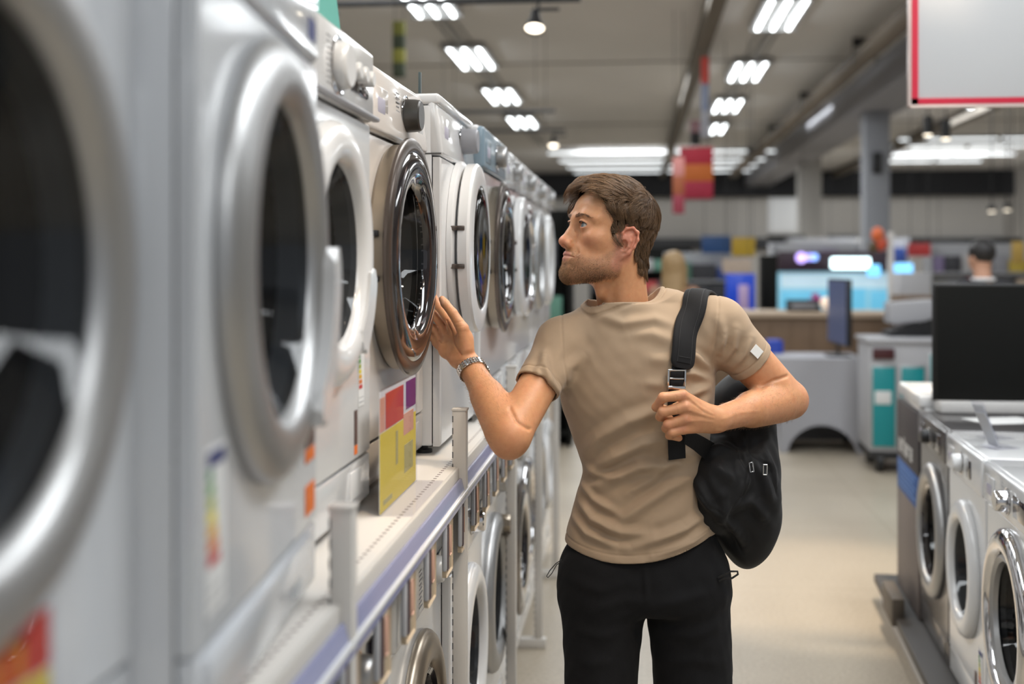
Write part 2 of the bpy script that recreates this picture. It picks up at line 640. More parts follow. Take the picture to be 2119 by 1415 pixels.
m_glass = glass_mat('door_glass', (.24, .25, .26), .04, .28)
m_smoke = glass_mat('smoked_glass', (.20, .18, .19), .10)
m_acryl = glass_mat('clear_acrylic', (.93, .93, .95), .01, .18)
ENERGY = [mat('energy_%d' % i, c, .5) for i, c in enumerate(((.02, .22, .06), (.10, .32, .04), (.36, .42, .03), (.75, .62, .02), (.72, .38, .02), (.62, .16, .02), (.50, .03, .03)))]
m_paper = mat('label_paper', (.70, .70, .69), .7)
m_orange = mat('sticker_orange', (.78, .17, .02), .6)
m_brown = mat('sticker_brown', (.10, .055, .045), .6)
m_navy = mat('label_navy', (.035, .045, .16), .6)


def ring_plate(bm, w2, z0, z1, cx, cz, r, y0=0.0, y1=.02, e=.004, n=64):
    """front sheet with a round hole"""
    an = [k * 2 * PI / n for k in range(n)]
    for (X, Z) in ((w2, z0), (w2, z1), (-w2, z0), (-w2, z1)):
        an.append(math.atan2(Z - cz, X - cx) % (2 * PI))
    an = sorted(set(round(a, 6) for a in an))

    def edge(a, W, A, Bz):
        dx, dz = math.cos(a), math.sin(a)
        t = 1e9
        if dx > 1e-9:
            t = min(t, (W - cx) / dx)
        if dx < -1e-9:
            t = min(t, (-W - cx) / dx)
        if dz > 1e-9:
            t = min(t, (Bz - cz) / dz)
        if dz < -1e-9:
            t = min(t, (A - cz) / dz)
        return (cx + dx * t, cz + dz * t)
    rings = [[], [], [], [], []]
    for a in an:
        rings[0].append(bm.verts.new((cx + r * math.cos(a), y1 + .02, cz + r * math.sin(a))))
        rings[1].append(bm.verts.new((cx + r * math.cos(a), y0, cz + r * math.sin(a))))
        x, z = edge(a, w2 - e, z0 + e, z1 - e)
        rings[2].append(bm.verts.new((x, y0, z)))
        x, z = edge(a, w2, z0, z1)
        rings[3].append(bm.verts.new((x, y0 + e, z)))
        rings[4].append(bm.verts.new((x, y1, z)))
    m = len(an)
    for r0, r1 in zip(rings, rings[1:]):
        for k in range(m):
            bm.faces.new((r0[k], r0[(k + 1) % m], r1[(k + 1) % m], r1[k]))


def arc_bar(bm, r0, r1, y0, y1, a0, a1, cx, cz, n=14, mi=0):
    rings = []
    for k in range(n + 1):
        a = a0 + (a1 - a0) * k / n
        f = math.sin(min(1, min(k, n - k) / 2.0 + .35) * PI / 2)
        rm, rh = (r0 + r1) / 2, (r1 - r0) / 2 * f
        rr_ = [(rm - rh, y1), (rm + rh, y1), (rm + rh, y0 * f + y1 * (1 - f)), (rm + rh * .6, y0), (rm - rh * .6, y0), (rm - rh, y0 * f + y1 * (1 - f))]
        rings.append([bm.verts.new((cx + r * math.cos(a), y, cz + r * math.sin(a))) for r, y in rr_])
    for a_, b_ in zip(rings, rings[1:]):
        for k in range(6):
            bm.faces.new((a_[k], a_[(k + 1) % 6], b_[(k + 1) % 6], b_[k])).material_index = mi
    bm.faces.new(rings[0])
    bm.faces.new(rings[-1][::-1])


def energy_label(parent, x, z, w_, h_, y=-.0012):
    bm = B()
    box(bm, x, x + w_, y, y + .0009, z, z + h_)
    box(bm, x + w_ * .06, x + w_ * .94, y - .0004, y, z + h_ * .88, z + h_ * .97, mi=8)
    for k in range(7):
        zz = z + h_ * (.80 - k * .085)
        box(bm, x + w_ * .06, x + w_ * (.30 + k * .06), y - .0004, y, zz, zz + h_ * .065, mi=1 + k)
    box(bm, x + w_ * .08, x + w_ * .9, y - .0004, y, z + h_ * .14, z + h_ * .15, mi=9)
    box(bm, x + w_ * .08, x + w_ * .9, y - .0004, y, z + h_ * .06, z + h_ * .075, mi=9)
    return obj('energy_label', bm, [m_paper] + ENERGY + [m_navy, m_print], parent)


def sticker(parent, x, z, w_, h_, m, y=-.0012, name='sticker'):
    return obj(name, box(B(), x, x + w_, y, y + .0009, z, z + h_, .0003, 1), m, parent)


def washer(label, loc, rz, style='silver', R=.235, dz=.46, body=None, panel=None, w_=.597, h=.86, d=.56, ph=.125,
           knob=(.03, .0, .034, .030), knob_m=None, display=(.11, .0, .13, .055), drawer=True, hole_m=None, handle=None, group='washing machines on the two tier rack',
           extra=None, kick=True, tilt=.0, top_m=None, name='washing_machine', cat='washing machine', side_seam=False, prot=.012, dx=0.0):
    body = body or m_white
    panel = panel or body
    t = thing(name, label, cat, loc, rz, group)
    w2 = w_ / 2
    zt = h - ph
    bm = B()
    box(bm, -w2, w2, .021, d, .022, h - .028, .006)
    bm.normal_update()
    bmesh.ops.delete(bm, geom=[f for f in bm.faces if f.normal.y < -.9], context='FACES')      # the front is open behind the front panel
    obj('cabinet', bm, body, t)
    bm = B()
    box(bm, -w2 - .001, w2 + .001, .004, d, h - .027, h, .008, 3)
    obj('top_cover', bm, top_m or body, t)
    rh = R - .075
    bm = B()
    ring_plate(bm, w2, .022 + (.085 if kick else 0), zt - .003, 0, dz, rh)
    obj('front_panel', bm, body, t)
    if kick:
        bm = B()
        box(bm, -w2, w2, .001, .021, .022, .104, .004)
        kp = obj('kick_plate', bm, body, t)
        obj('filter_flap', box(B(), w2 - .16, w2 - .05, -.002, .003, .040, .090, .002), body, kp)
    # control panel, leaning back a little
    bm = B()
    vs = box(bm, -w2, w2, -prot, .035, zt, h - .004, .010, 3)
    for v in bm.verts:
        if v.co.z > zt + .03 and v.co.y < .012:
            v.co.y += (v.co.z - zt) * tilt
    cp = obj('control_panel', bm, panel, t)
    pc = zt + ph * .47

    def yy(z):
        return -prot + (max(0, z - zt - .0) * tilt)
    if drawer:
        bm = B()
        box(bm, -w2 + .035 + dx, -w2 + .155 + dx, yy(pc) - .0025, yy(pc) + .004, pc - .040, pc + .030, .003)
        dr = obj('detergent_drawer', bm, panel, t)
        bm = B()
        box(bm, -w2 + .062 + dx, -w2 + .128 + dx, yy(pc) - .0035, yy(pc) + .002, pc - .026, pc + .010, .004)
        obj('drawer_grip', bm, m_drawer_in, dr)
    if knob:
        kx, kz, kr, kd = knob
        M = TR(kx, yy(pc) - .001, pc + kz)
        bm = B()
        lathe(bm, [(0, -kd), (kr * .86, -kd), (kr * .95, -kd + .003), (kr, -kd * .6), (kr * 1.03, -.002), (kr * 1.03, 0)], 40, M=M)
        kn = obj('program_dial', bm, knob_m or m_silver, t)
        bm = B()
        lathe(bm, [(kr * 1.12, -.0008), (kr * 1.20, -.0022), (kr * 1.26, -.0008)], 40, M=M)
        obj('dial_ring', bm, m_chrome, kn)
    if display:
        x, z, dw, dh = display
        bm = B()
        box(bm, x, x + dw, yy(pc) - .003, yy(pc) + .002, pc + z - dh / 2, pc + z + dh / 2, .003)
        ds = obj('display', bm, m_disp, t)
    # drum behind the opening
    bm = B()
    lathe(bm, [(rh + .004, .018), (rh - .006, .045), (rh - .018, .050), (rh - .012, .075)], 48, M=TR(0, 0, dz))
    obj('gasket', bm, m_gask, t)
    bm = B()
    lathe(bm, [(rh - .012, .075), (rh + .055, .095), (rh + .058, .36), (rh + .03, .385), (0, .395)], 48, M=TR(0, 0, dz))
    for k in range(3):
        a = k * 2 * PI / 3 + .4
        arc_bar(bm, rh + .02, rh + .057, .12, .34, a - .12, a + .12, 0, dz, 6)
    obj('drum', bm, m_drum, t)
    # door
    T_ = TR(0, 0, dz)
    bm = B()
    r = R
    if style in ('silver', 'chrome', 'white', 'champagne', 'graphite'):
        rm = {'silver': m_silver, 'chrome': m_chrome, 'white': m_whitep, 'champagne': m_champ, 'graphite': m_silver}[style]
        lathe(bm, [(r - .002, -.0005), (r, -.006), (r - .002, -.014), (r - .010, -.023), (r - .026, -.030), (r - .043, -.032), (r - .058, -.029), (r - .067, -.022), (r - .072, -.010), (r - .074, .004)], 72, M=T_)
        door = obj('door', bm, rm, t)
        bm = B()
        lathe(bm, [(r - .0725, -.010), (r - .080, .004), (r - .092, .040), (r - .115, .085), (r - .15, .105), (0, .112)], 56, M=T_)
        obj('door_glass', bm, m_glass, door)
        if style in ('champagne', 'graphite', 'chrome'):
            bm = B()
            lathe(bm, [(r - .0735, -.014), (r - .082, -.020), (r - .094, -.012), (r - .097, .002)], 56, M=T_)
            obj('inner_ring', bm, m_blackg if style != 'chrome' else m_silver, door)
    elif style == 'hero':
        lathe(bm, [(r - .018, -.0005), (r - .014, -.006), (r - .014, -.033)], 72, M=T_)
        door = obj('door', bm, m_champ, t)
        bm = B()
        lathe(bm, [(r - .016, -.032), (r - .002, -.033), (r, -.035), (r, -.041), (r - .003, -.044), (r - .024, -.048), (r - .030, -.046), (r - .032, -.042)], 84, M=T_)
        obj('door_rim', bm, m_bronze, door)
        bm = B()
        lathe(bm, [(r - .030, -.045), (r - .036, -.050), (r - .050, -.054), (r - .075, -.053), (r - .094, -.047), (r - .104, -.037), (r - .106, -.027)], 84, M=T_)
        obj('glass_cover', bm, m_blackg, door)
        bm = B()
        lathe(bm, [(r - .105, -.032), (r - .112, .002), (r - .128, .050), (r - .16, .085), (0, .095)], 64, M=T_)
        obj('door_glass', bm, m_glass, door)
        for s in (-1, 1):
            obj('hinge', box(B(), -r + .005, -r + .030, -.023, .0, dz + s * .045 - .006, dz + s * .045 + .006, .002), m_black, door)
    elif style == 'thick':
        lathe(bm, [(r + .006, -.0005), (r + .006, -.013), (r - .004, -.019), (r - .03, -.019)], 72, M=T_)
        obj('door_frame', bm, m_whitep, t)
        bm = B()
        lathe(bm, [(r - .028, -.016), (r - .018, -.025), (r - .006, -.025), (r, -.028), (r, -.050), (r - .006, -.056), (r - .050, -.062), (r - .058, -.060), (r - .062, -.054)], 84, M=T_)
        door = obj('door', bm, m_whitep, t)
        bm = B()
        lathe(bm, [(r - .060, -.057), (r - .066, -.062), (r - .10, -.065), (r - .15, -.064), (0, -.063)], 72, M=T_)
        obj('door_glass', bm, m_smoke, door)
        bm = B()
        lathe(bm, [(r - .062, -.054), (r - .085, -.010), (r - .12, .03), (0, .05)], 56, M=T_)
        obj('inner_bowl', bm, m_glass, door)
        for s in (-1, 1):
            bm = B()
            x_ = -math.sqrt(r * r - .05 ** 2)
            box(bm, x_ - .006, x_ + .012, -.045, -.010, dz + s * .047 - .006, dz + s * .047 + .006, .002)
            obj('hinge', bm, m_bronze, door)
    if handle:
        hm, a0, a1 = handle[:3]
        hy = handle[3] if len(handle) > 3 else .050
        bm = B()
        arc_bar(bm, R - .060, R - .006, -hy, -.012, math.radians(a0), math.radians(a1), 0, dz)
        obj('door_handle', bm, hm, door)
    for sx_ in (-1, 1):
        for y_ in (.05, d - .06):
            bm = B()
            lathe(bm, [(0, 0), (.020, 0), (.020, .008), (.010, .010), (.010, .024), (0, .024)], 14, M=TR(sx_ * (w2 - .05), y_, 0, rx=PI / 2))
            obj('foot', bm, m_foot, t)
    if side_seam:
        bm = B()
        box(bm, -w2 - .0012, -w2 + .001, .060, .063, .03, h - .03)
        box(bm, -w2 - .0012, -w2 + .001, .0, .063, zt + .004, zt + .007)
        obj('seam', bm, m_seam, t)
    if extra:
        extra(t, w2, zt, pc, yy)
    return t


LZ, UZ = .10, 1.120          # the two tiers
RZL = PI / 2
W6 = .605


def at_left(k):
    return 2.25 + W6 * (k + .5)


def ex_text(t, w2, zt, pc, yy, o=0.0):
    bm = B()
    for i in range(9):
        z = pc + .038 - i * .0095
        box(bm, -.055 + o, -.055 + o + .026 + .006 * ((i * 7) % 3), yy(pc) - .0006, yy(pc) + .001, z, z + .0022)
        if i % 2:
            box(bm, .075 + o, .075 + o + .020, yy(pc) - .0006, yy(pc) + .001, z, z + .0022)
    obj('printed_text', bm, m_print, t)


def ex_m2(t, w2, zt, pc, yy):
    energy_label(t, -w2 + .022, .135, .070, .155)
    sticker(t, w2 - .085, .215, .065, .060, m_brown)
    sticker(t, w2 - .085, .195, .065, .018, m_orange)
    sticker(t, w2 - .085, .125, .065, .040, m_orange)
    sticker(t, w2 - .075, pc - .035, .045, .030, m_navy, yy(pc) - .0008)
    # mouldings of the kick plate
    obj('lower_moulding', box(B(), -w2 + .02, w2 - .05, -.006, .004, .060, .100, .004), m_cool, t)


def ex_m3(t, w2, zt, pc, yy):
    ex_text(t, w2, zt, pc, yy)
    energy_label(t, w2 - .10, .20, .045, .11)
    sticker(t, w2 - .13, .135, .022, .062, m_brown)
    sticker(t, w2 - .13, .118, .022, .016, m_orange)
    sticker(t, w2 - .135, .050, .026, .032, m_orange)
    for k in range(3):
        obj('push_button', lathe(B(), [(0, -.022), (.013, -.022), (.015, -.018), (.015, 0)], 20, M=TR(.10 + k * .05, yy(pc), pc + .004)), m_whitep, t)
    obj('panel_lip', box(B(), -w2, w2, -.020, -.004, zt + .001, zt + .010, .004), m_greyp, t)


def ex_hero(t, w2, zt, pc, yy):
    ex_text(t, w2, zt, pc, yy, .045)
    bm = B()
    for i in range(5):
        box(bm, .190, .200, yy(pc) - .0034, yy(pc) - .0028, pc - .045 + i * .014, pc - .040 + i * .014)
        box(bm, .220, .235, yy(pc) - .0034, yy(pc) - .0028, pc - .045 + i * .014, pc - .042 + i * .014)
    obj('touch_key', bm, m_whitep, t)


U = {}
U[-3] = washer('washer with a wide silver door ring, nearest on the upper shelf', (P(228, 600, 1.02).x + .014, at_left(-3) + .0, UZ), RZL, 'silver', .265, .455, body=m_cool, panel=m_cool)
U[-2] = washer('washer with silver ring, white latch and energy label, second on upper shelf', (-.414, at_left(-2) + .0, UZ), RZL + math.radians(5.0), 'silver', .250, .462, body=m_cool, panel=m_cool, knob=None, display=None, prot=.003,
               handle=(m_whitep, -62, 5, .044), extra=ex_m2, knob_m=m_whitep)
U[-1] = washer('white washer with white door ring and push buttons, under the teal board', (-.499, at_left(-1), UZ), RZL, 'white', .220, .476, knob=(.02, .0, .040, .022), knob_m=m_whitep, handle=(m_whitep, -58, -8, .034), extra=ex_m3, ph=.135, prot=.008)
U[0] = washer('warm white washer with the dark bronze door that the man touches', (-.513, at_left(0), UZ), RZL - math.radians(1.6), 'hero', .2535, .474, body=m_cream, panel=m_cream, dx=.05, knob=(.080, .0, .036, .036), knob_m=mat('dial_graphite', (.10, .095, .09), .3, .7),
              display=(.140, -.012, .12, .085), extra=ex_hero, tilt=.10, ph=.140)
U[1] = washer('white dryer with thick white door ring and dark glass, behind the hand', (-.462, at_left(1), UZ), RZL, 'thick', .222, .500, h=.868, knob=(.07, .0, .034, .045), knob_m=m_greyp, side_seam=True, kick=False, tilt=.12, ph=.150, prot=.004, name='tumble_dryer', cat='dryer')
U[2] = washer('washer with dark chrome door and blue grey panel, past the thick white dryer door', (-.446, at_left(2), UZ), RZL, 'hero', .236, .480, body=m_white, panel=mat('blue_grey_panel', (.22, .30, .36), .3, coat=.5), h=.862)
U[3] = washer('white dryer on the upper shelf with two dark hinge dots, behind the dark chrome door', (-.452, at_left(3), UZ), RZL, 'thick', .215, .485, name='tumble_dryer', cat='dryer')
U[4] = washer('washer with a chrome door ring on the upper shelf, third from its far end', (-.455, at_left(4), UZ), RZL, 'chrome', .23, .475)
U[5] = washer('white washer on the upper shelf, last but one before its far end', (-.455, at_left(5), UZ), RZL, 'silver', .23, .475)
U[6] = washer('white washer at the far end of the upper shelf', (-.455, at_left(6), UZ), RZL, 'white', .23, .475)
L_ = {}
L_[-2] = washer('white washer on the lower shelf, partly hidden by the nearest white upright', (-.47, at_left(-2), LZ), RZL, 'silver', .235, .45)
L_[-1] = washer('white washer with a silver door on the lower shelf, under the white ringed washer', (-.475, at_left(-1), LZ), RZL, 'silver', .235, .45)
L_[0] = washer('lower shelf washer with a champagne door ring and black and white dial', (-.462, at_left(0), LZ), RZL, 'champagne', .238, .452, knob=(.085, .012, .030, .030), knob_m=m_whitep, display=(.15, 0, .10, .05), extra=ex_text)
L_[1] = washer('plain white washer on the lower shelf, behind the second upright', (-.440, at_left(1), LZ), RZL, 'white', .235, .452, knob=(.0, .012, .032, .034), knob_m=m_chrome)
L_[2] = washer('washer with silver grey door and grip on the lower shelf, under the elbow', (-.445, at_left(2), LZ), RZL, 'silver', .245, .452, handle=(m_champ, 20, 80))
L_[3] = washer('washer with a dark chrome door on the lower shelf, past the silver grey one', (-.45, at_left(3), LZ), RZL, 'hero', .24, .452)
L_[4] = washer('white washer with a chrome ring on the lower shelf, third from its far end', (-.455, at_left(4), LZ), RZL, 'chrome', .23, .452)
L_[5] = washer('white washer on the lower shelf, last but one before its far end', (-.455, at_left(5), LZ), RZL, 'silver', .23, .452)
L_[6] = washer('white washer at the far end of the lower shelf', (-.455, at_left(6), LZ), RZL, 'white', .23, .452)


# ---------------------------------------------------------------- the rack
def deck_mat():
    m, nt, b = nodes_mat('perforated_shelf')
    tc = nt.nodes.new('ShaderNodeTexCoord')
    sp = nt.nodes.new('ShaderNodeSeparateXYZ')
    nt.links.new(tc.outputs['Object'], sp.inputs[0])

    def mth(op, a, b_=None):
        n = nt.nodes.new('ShaderNodeMath')
        n.operation = op
        for i, v in enumerate((a, b_)):
            if v is None:
                continue
            if isinstance(v, (int, float)):
                n.inputs[i].default_value = v
            else:
                nt.links.new(v, n.inputs[i])
        return n.outputs[0]
    fy = mth('LESS_THAN', mth('FRACT', mth('MULTIPLY', sp.outputs[1], 40.0)), .34)
    fx = mth('LESS_THAN', mth('ABSOLUTE', mth('ADD', sp.outputs[0], .026)), .0035)
    f = mth('MULTIPLY', fx, fy)
    mx = nt.nodes.new('ShaderNodeMix')
    mx.data_type = 'RGBA'
    mx.inputs[6].default_value = (.72, .68, .63, 1)
    mx.inputs[7].default_value = (.10, .05, .04, 1)
    nt.links.new(f, mx.inputs[0])
    nt.links.new(mx.outputs[2], b.inputs['Base Color'])
    b.inputs['Roughness'].default_value = .38
    return m


m_deck = deck_mat()
m_rail = mat('lavender_price_rail', (.30, .31, .47), .25, coat=.5)
m_post = mat('rack_post', (.60, .57, .53), .45)
rack = thing('display_rack', 'white two tier metal display rack carrying the wall of washing machines', 'rack', (-.40, 0, 0))
Y0, Y1 = -.2, 6.62
bm = B()
box(bm, -.66, -.002, Y0, Y1, 1.100, 1.120, .003)
obj('shelf', bm, m_deck, rack)
bm = B()
box(bm, -.66, -.06, Y0, Y1, .070, .100, .003)
obj('shelf', bm, m_deck, rack)
bm = B()
box(bm, -.66, -.10, Y0, Y1, 0, .07, .002)
obj('plinth', bm, m_grey, rack)
bm = B()
box(bm, -.012, .004, Y0, Y1, 1.050, 1.1195, .004)
obj('front_beam', bm, m_post, rack)
bm = B()
for v in box(bm, .004, .010, Y0, Y1, 1.048, 1.095, .002).verts:
    v.co.x += (1.095 - v.co.z) * .25
obj('price_rail', bm, m_rail, rack)
bm = B()
box(bm, .014, .024, Y0, Y1, 1.062, 1.070, .003)
obj('rail_edge', bm, m_whitep, rack)
for i, y in enumerate((.52, 1.615, 2.72, 3.86, 4.96, 6.06)):
    bm = B()
    box(bm, -.012, .020, y - .016, y + .016, .0, 1.250, .003)
    box(bm, -.014, .022, y - .018, y + .018, 1.246, 1.252, .002)
    for k in range(44):      # hanging slots in the upright
        box(bm, -.0118, -.0092, y - .0166, y - .0155, .06 + k * .027, .074 + k * .027, mi=1)
    obj('post', bm, [m_post, m_seam], rack)
    obj('foot', box(B(), -.60, .035, y - .02, y + .02, 0, .04, .004), m_post, rack)
    obj('rear_post', box(B(), -.66, -.62, y - .02, y + .02, 0, 1.9, .003), m_post, rack)

# price tags clipped under the rail
m_tan = mat('tag_tan', (.50, .40, .28), .6)
m_tgrey = mat('tag_grey', (.42, .43, .46), .4)
m_tdark = mat('tag_dark', (.10, .075, .085), .5)
m_tor = mat('tag_orange', (.55, .34, .26), .6)
tag0 = thing('price_tag', 'small price tag hanging from the shelf rail over the lower washers', 'price tag', (-.386, 1.18, 1.052), RZL, 'price tags under the shelf rail')
obj('card', box(B(), -.045, .045, 0, .003, -.115, 0, .006), m_tan, tag0)
obj('plastic_holder', box(B(), -.052, -.038, -.004, .005, -.100, .012, .004), m_tgrey, tag0)
obj('dark_bar', box(B(), -.022, -.008, -.002, .001, -.105, -.010, .004), m_tdark, tag0)
obj('orange_field', box(B(), .004, .030, -.002, .001, -.080, -.020, .004), m_tor, tag0)
wd = ['beside the first upright', 'just past the first upright', 'between the first two uprights, first of three', 'between the first two uprights, second of three', 'between the first two uprights, third of three']
yv = 1.18
for i in range(1, 24):
    c = copy_tree(tag0)
    c.location = (-.386, 1.18 + i * .217, 1.052)

# posters standing on the shelf
def poster(label, Ya, Yb, X, z0, z1, cells, acryl=True):
    t = thing('price_poster', label, 'poster', (X, (Ya + Yb) / 2, z0), RZL)
    hw_ = (Yb - Ya) / 2
    hh = z1 - z0
    obj('acrylic_holder', box(B(), -hw_ - .004, hw_ + .004, -.0030, -.0015, 0, hh + .006, .0005, 1), m_acryl, t)
    obj('holder_foot', box(B(), -hw_, hw_, -.06, -.002, .0003, .0022, .0005, 1), m_acryl, t)
    obj('sheet', box(B(), -hw_, hw_, 0, .0012, .002, hh), m_paper, t)
    for i_, (a, b_, c, d, m) in enumerate(cells):
        obj('printed_field', box(B(), -hw_ + a * 2 * hw_, -hw_ + b_ * 2 * hw_, -.0006 - .0001 * i_, 0, c * hh + .002, d * hh, .0003, 1), m, t)
    return t


m_yel = mat('poster_yellow', (.78, .60, .05), .55)
m_pred = mat('poster_red', (.62, .05, .03), .5)
m_ppink = mat('poster_pink', (.75, .36, .25), .5)
m_ppur = mat('poster_purple', (.20, .02, .17), .5)
m_psm = mat('poster_grey_print', (.48, .42, .16), .6)
m_por = mat('poster_orange', (.62, .22, .02), .5)
poster('yellow poster with red and purple fields, standing before the warm white washer', 2.16, 2.52, -.462, 1.1205, 1.345,
       [(0, 1, 0, .66, m_yel), (.0, .12, .66, .95, m_ppink), (.14, .62, .66, .97, m_pred), (.70, .99, .72, .98, m_ppur), (.62, .92, .50, .70, m_ppink), (.64, .90, .16, .42, m_psm), (.40, .46, .30, .60, m_psm), (.08, .30, .05, .10, m_psm)])
po = poster('red and yellow poster with orange letters, lowest in front of the nearest washer', .40, .860, -.434, 1.1205, 1.325,
            [(0, 1, 0, .78, m_yel), (0, 1, .78, 1, m_pred)])
bm = B()
for i, (x0, x1, z0, z1) in enumerate(((.0, .012, 0, .07), (.0, .04, .058, .07), (.0, .03, .03, .04), (.0, .04, 0, .012),
                                      (.055, .067, 0, .07), (.055, .09, .058, .07), (.082, .094, .0, .07),
                                      (.110, .122, 0, .07), (.110, .15, 0, .012), (.138, .150, 0, .07),
                                      (.165, .177, 0, .07), (.165, .20, .030, .042), (.190, .202, 0, .07),
                                      (.220, .232, 0, .07), (.220, .26, .058, .07), (.220, .26, 0, .012),
                                      (.280, .292, 0, .07), (.300, .312, 0, .07), (.280, .312, .03, .042), (.330, .342, 0, .07), (.330, .37, .058, .07), (.358, .370, .0, .07))):
    box(bm, -.18 + x0, -.18 + x1, -.0016, -.0009, .164 + z0 * .45, .164 + z1 * .45)
obj('lettering', bm, m_por, po)

# teal board and small tag on top of the machines
tb = thing('display_board', 'teal board standing on top of the washers at the upper left', 'board', (-.545, 1.92, UZ + .862), RZL)
bm = B()
vs = [bm.verts.new(v) for v in ((-.34, 0, 0), (.30, 0, 0), (.275, .02, .20), (.25, .03, .42), (-.34, .03, .42))]
f = bm.faces.new(vs)
ex = bmesh.ops.extrude_face_region(bm, geom=[f])
bmesh.ops.translate(bm, vec=(0, .008, 0), verts=[v for v in ex['geom'] if isinstance(v, bmesh.types.BMVert)])
bmesh.ops.recalc_face_normals(bm, faces=bm.faces)
obj('panel', bm, mat('teal_board', (.075, .34, .28), .6), tb)
obj('base_strip', box(B(), -.34, .29, -.03, .04, 0, .004, .001), m_whitep, tb)
ts = thing('price_tag', 'thin dark price tag stick standing on the white dryer', 'price tag', (-.53, 2.95, UZ + .868))
obj('stick', box(B(), -.003, .003, -.006, .006, 0, .065, .001), mat('tag_stick', (.05, .07, .07), .4), ts)
obj('clip', box(B(), -.012, .012, -.012, .012, 0, .006, .002), m_acryl, ts)


# ================================================================ right hand row
def pr(d, px):
    u = (px - 1059.5) / FPX
    return (d * (-math.sin(YAW) + math.cos(YAW) * u), d * (math.cos(YAW) + math.sin(YAW) * u))


RZR = -PI / 2 - math.radians(4)
RB = .125


def at_right(Y):      # centre of a front, following the slanted row
    return (1.065 + (Y - 3.80) * .0696, Y, RB)


def ex_b(t, w2, zt, pc, yy):
    ex_text(t, w2, zt, pc, yy)
    energy_label(t, w2 - .10, .10, .06, .15)
    sticker(t, w2 - .16, .10, .03, .06, m_brown)
    sticker(t, w2 - .16, .03, .03, .035, m_orange)


GR = 'washing machines on the low platform'
washer('graphite washer with a silver door standing on the platform', at_right(4.735), RZR, 'graphite', .255, .44, body=m_graph, panel=m_graph, knob=(-.03, 0, .026, .03), knob_m=m_black, display=(.08, 0, .13, .07), group=GR)
washer('plain white washer on the platform between the graphite and the chrome doored ones', at_right(4.12), RZR, 'white', .225, .45, body=m_white, knob=(-.02, 0, .030, .03), knob_m=m_whitep, display=(.07, .0, .07, .06), extra=ex_b, group=GR)
washer('white washer with a wide polished chrome door on the platform, at the picture edge', at_right(3.505), RZR, 'chrome', .260, .45, body=m_white, knob=(.02, .0, .030, .035), knob_m=m_chrome, display=(.09, 0, .16, .06), extra=ex_text, group=GR)
# the carton covered machine at the far end of the row
ct = thing('wrapped_washer', 'washer behind a dark printed carton sleeve at the far end of the platform', 'washing machine', at_right(5.37), RZR)
obj('cabinet', box(B(), -.30, .30, .02, .56, .0, .865, .008), m_whitep, ct)
obj('top_cover', box(B(), -.30, .30, .0, .56, .865, .915, .012), m_whitep, ct)
m_cart = mat('carton_dark', (.045, .040, .045), .6)
m_cblue = mat('carton_blue', (.03, .09, .28), .6)
m_cbrn = mat('carton_brown', (.16, .135, .125), .6)
ob = obj('carton_sleeve', box(B(), -.302, .302, -.004, .02, .58, .84, .003), m_cart, ct)
obj('carton_band', box(B(), -.302, .302, -.004, .02, .44, .58, .003), m_cblue, ct)
obj('carton_foot', box(B(), -.302, .302, -.004, .02, .0, .44, .003), m_cbrn, ct)
bm = B()
xx = -.24
for wv, kind in ((.06, 'a'), (.04, 'r'), (.02, 'i'), (.05, 's'), (.05, 't'), (.06, 'o')):      # blurred word across the sleeve
    if kind != 'i':
        box(bm, xx, xx + .014, -.0055, -.0035, .615, .672)
        box(bm, xx, xx + wv, -.0055, -.0035, .660, .672)
    if kind in 'aso':
        box(bm, xx, xx + wv, -.0055, -.0035, .615, .627)
        box(bm, xx + wv - .014, xx + wv, -.0055, -.0035, .615, .672)
        box(bm, xx, xx + wv, -.0055, -.0035, .637, .648)
    if kind == 'i':
        box(bm, xx, xx + .014, -.0055, -.0035, .615, .690)
    xx += wv + .02
obj('lettering', bm, m_paper, ct)
bm = B()
for i in range(5):
    box(bm, -.25, .22 - .04 * (i % 2), -.0055, -.0035, .555 - i * .022, .563 - i * .022)
obj('small_print', bm, mat('carton_print', (.10, .22, .50), .6), ct)

pf = thing('display_platform', 'low white platform with a dark top edge under the facing row of washers', 'platform', (1.06, 3.8, 0), -math.radians(4))
obj('base', box(B(), -.06, .95, -1.4, 2.0, .0, .085, .004), m_whitem, pf)
obj('top_tray', box(B(), -.085, .97, -1.42, 2.02, .085, .124, .004), mat('platform_dark', (.045, .040, .036), .5), pf)
obj('end_stop', box(B(), -.10, -.05, 1.30, 1.60, .085, .20, .004), mat('stop_wood', (.12, .10, .08), .6), pf)

# machines of the next aisle, back to back
for i, y in enumerate((3.55, 4.17, 4.79)):
    washer('white washer facing the next aisle behind the platform row, %s of three' % ('nearest', 'middle', 'farthest')[i], (2.50 + (y - 3.8) * .07, y, RB), PI / 2 - math.radians(4), 'silver', .235, .45, h=.86, d=.50, group='washing machines facing the next aisle')
    # each stands on its own short stand
for i, y in enumerate((3.55, 4.17, 4.79)):
    st = thing('stand', 'short white stand under the %s washer of the next aisle' % ('nearest', 'middle', 'farthest')[i], 'stand', (2.50 + (y - 3.8) * .07, y, 0), PI / 2 - math.radians(4), 'stands of the next aisle')
    obj('box', box(B(), -.295, .295, .0, .44, 0, RB, .003), m_whitem, st)

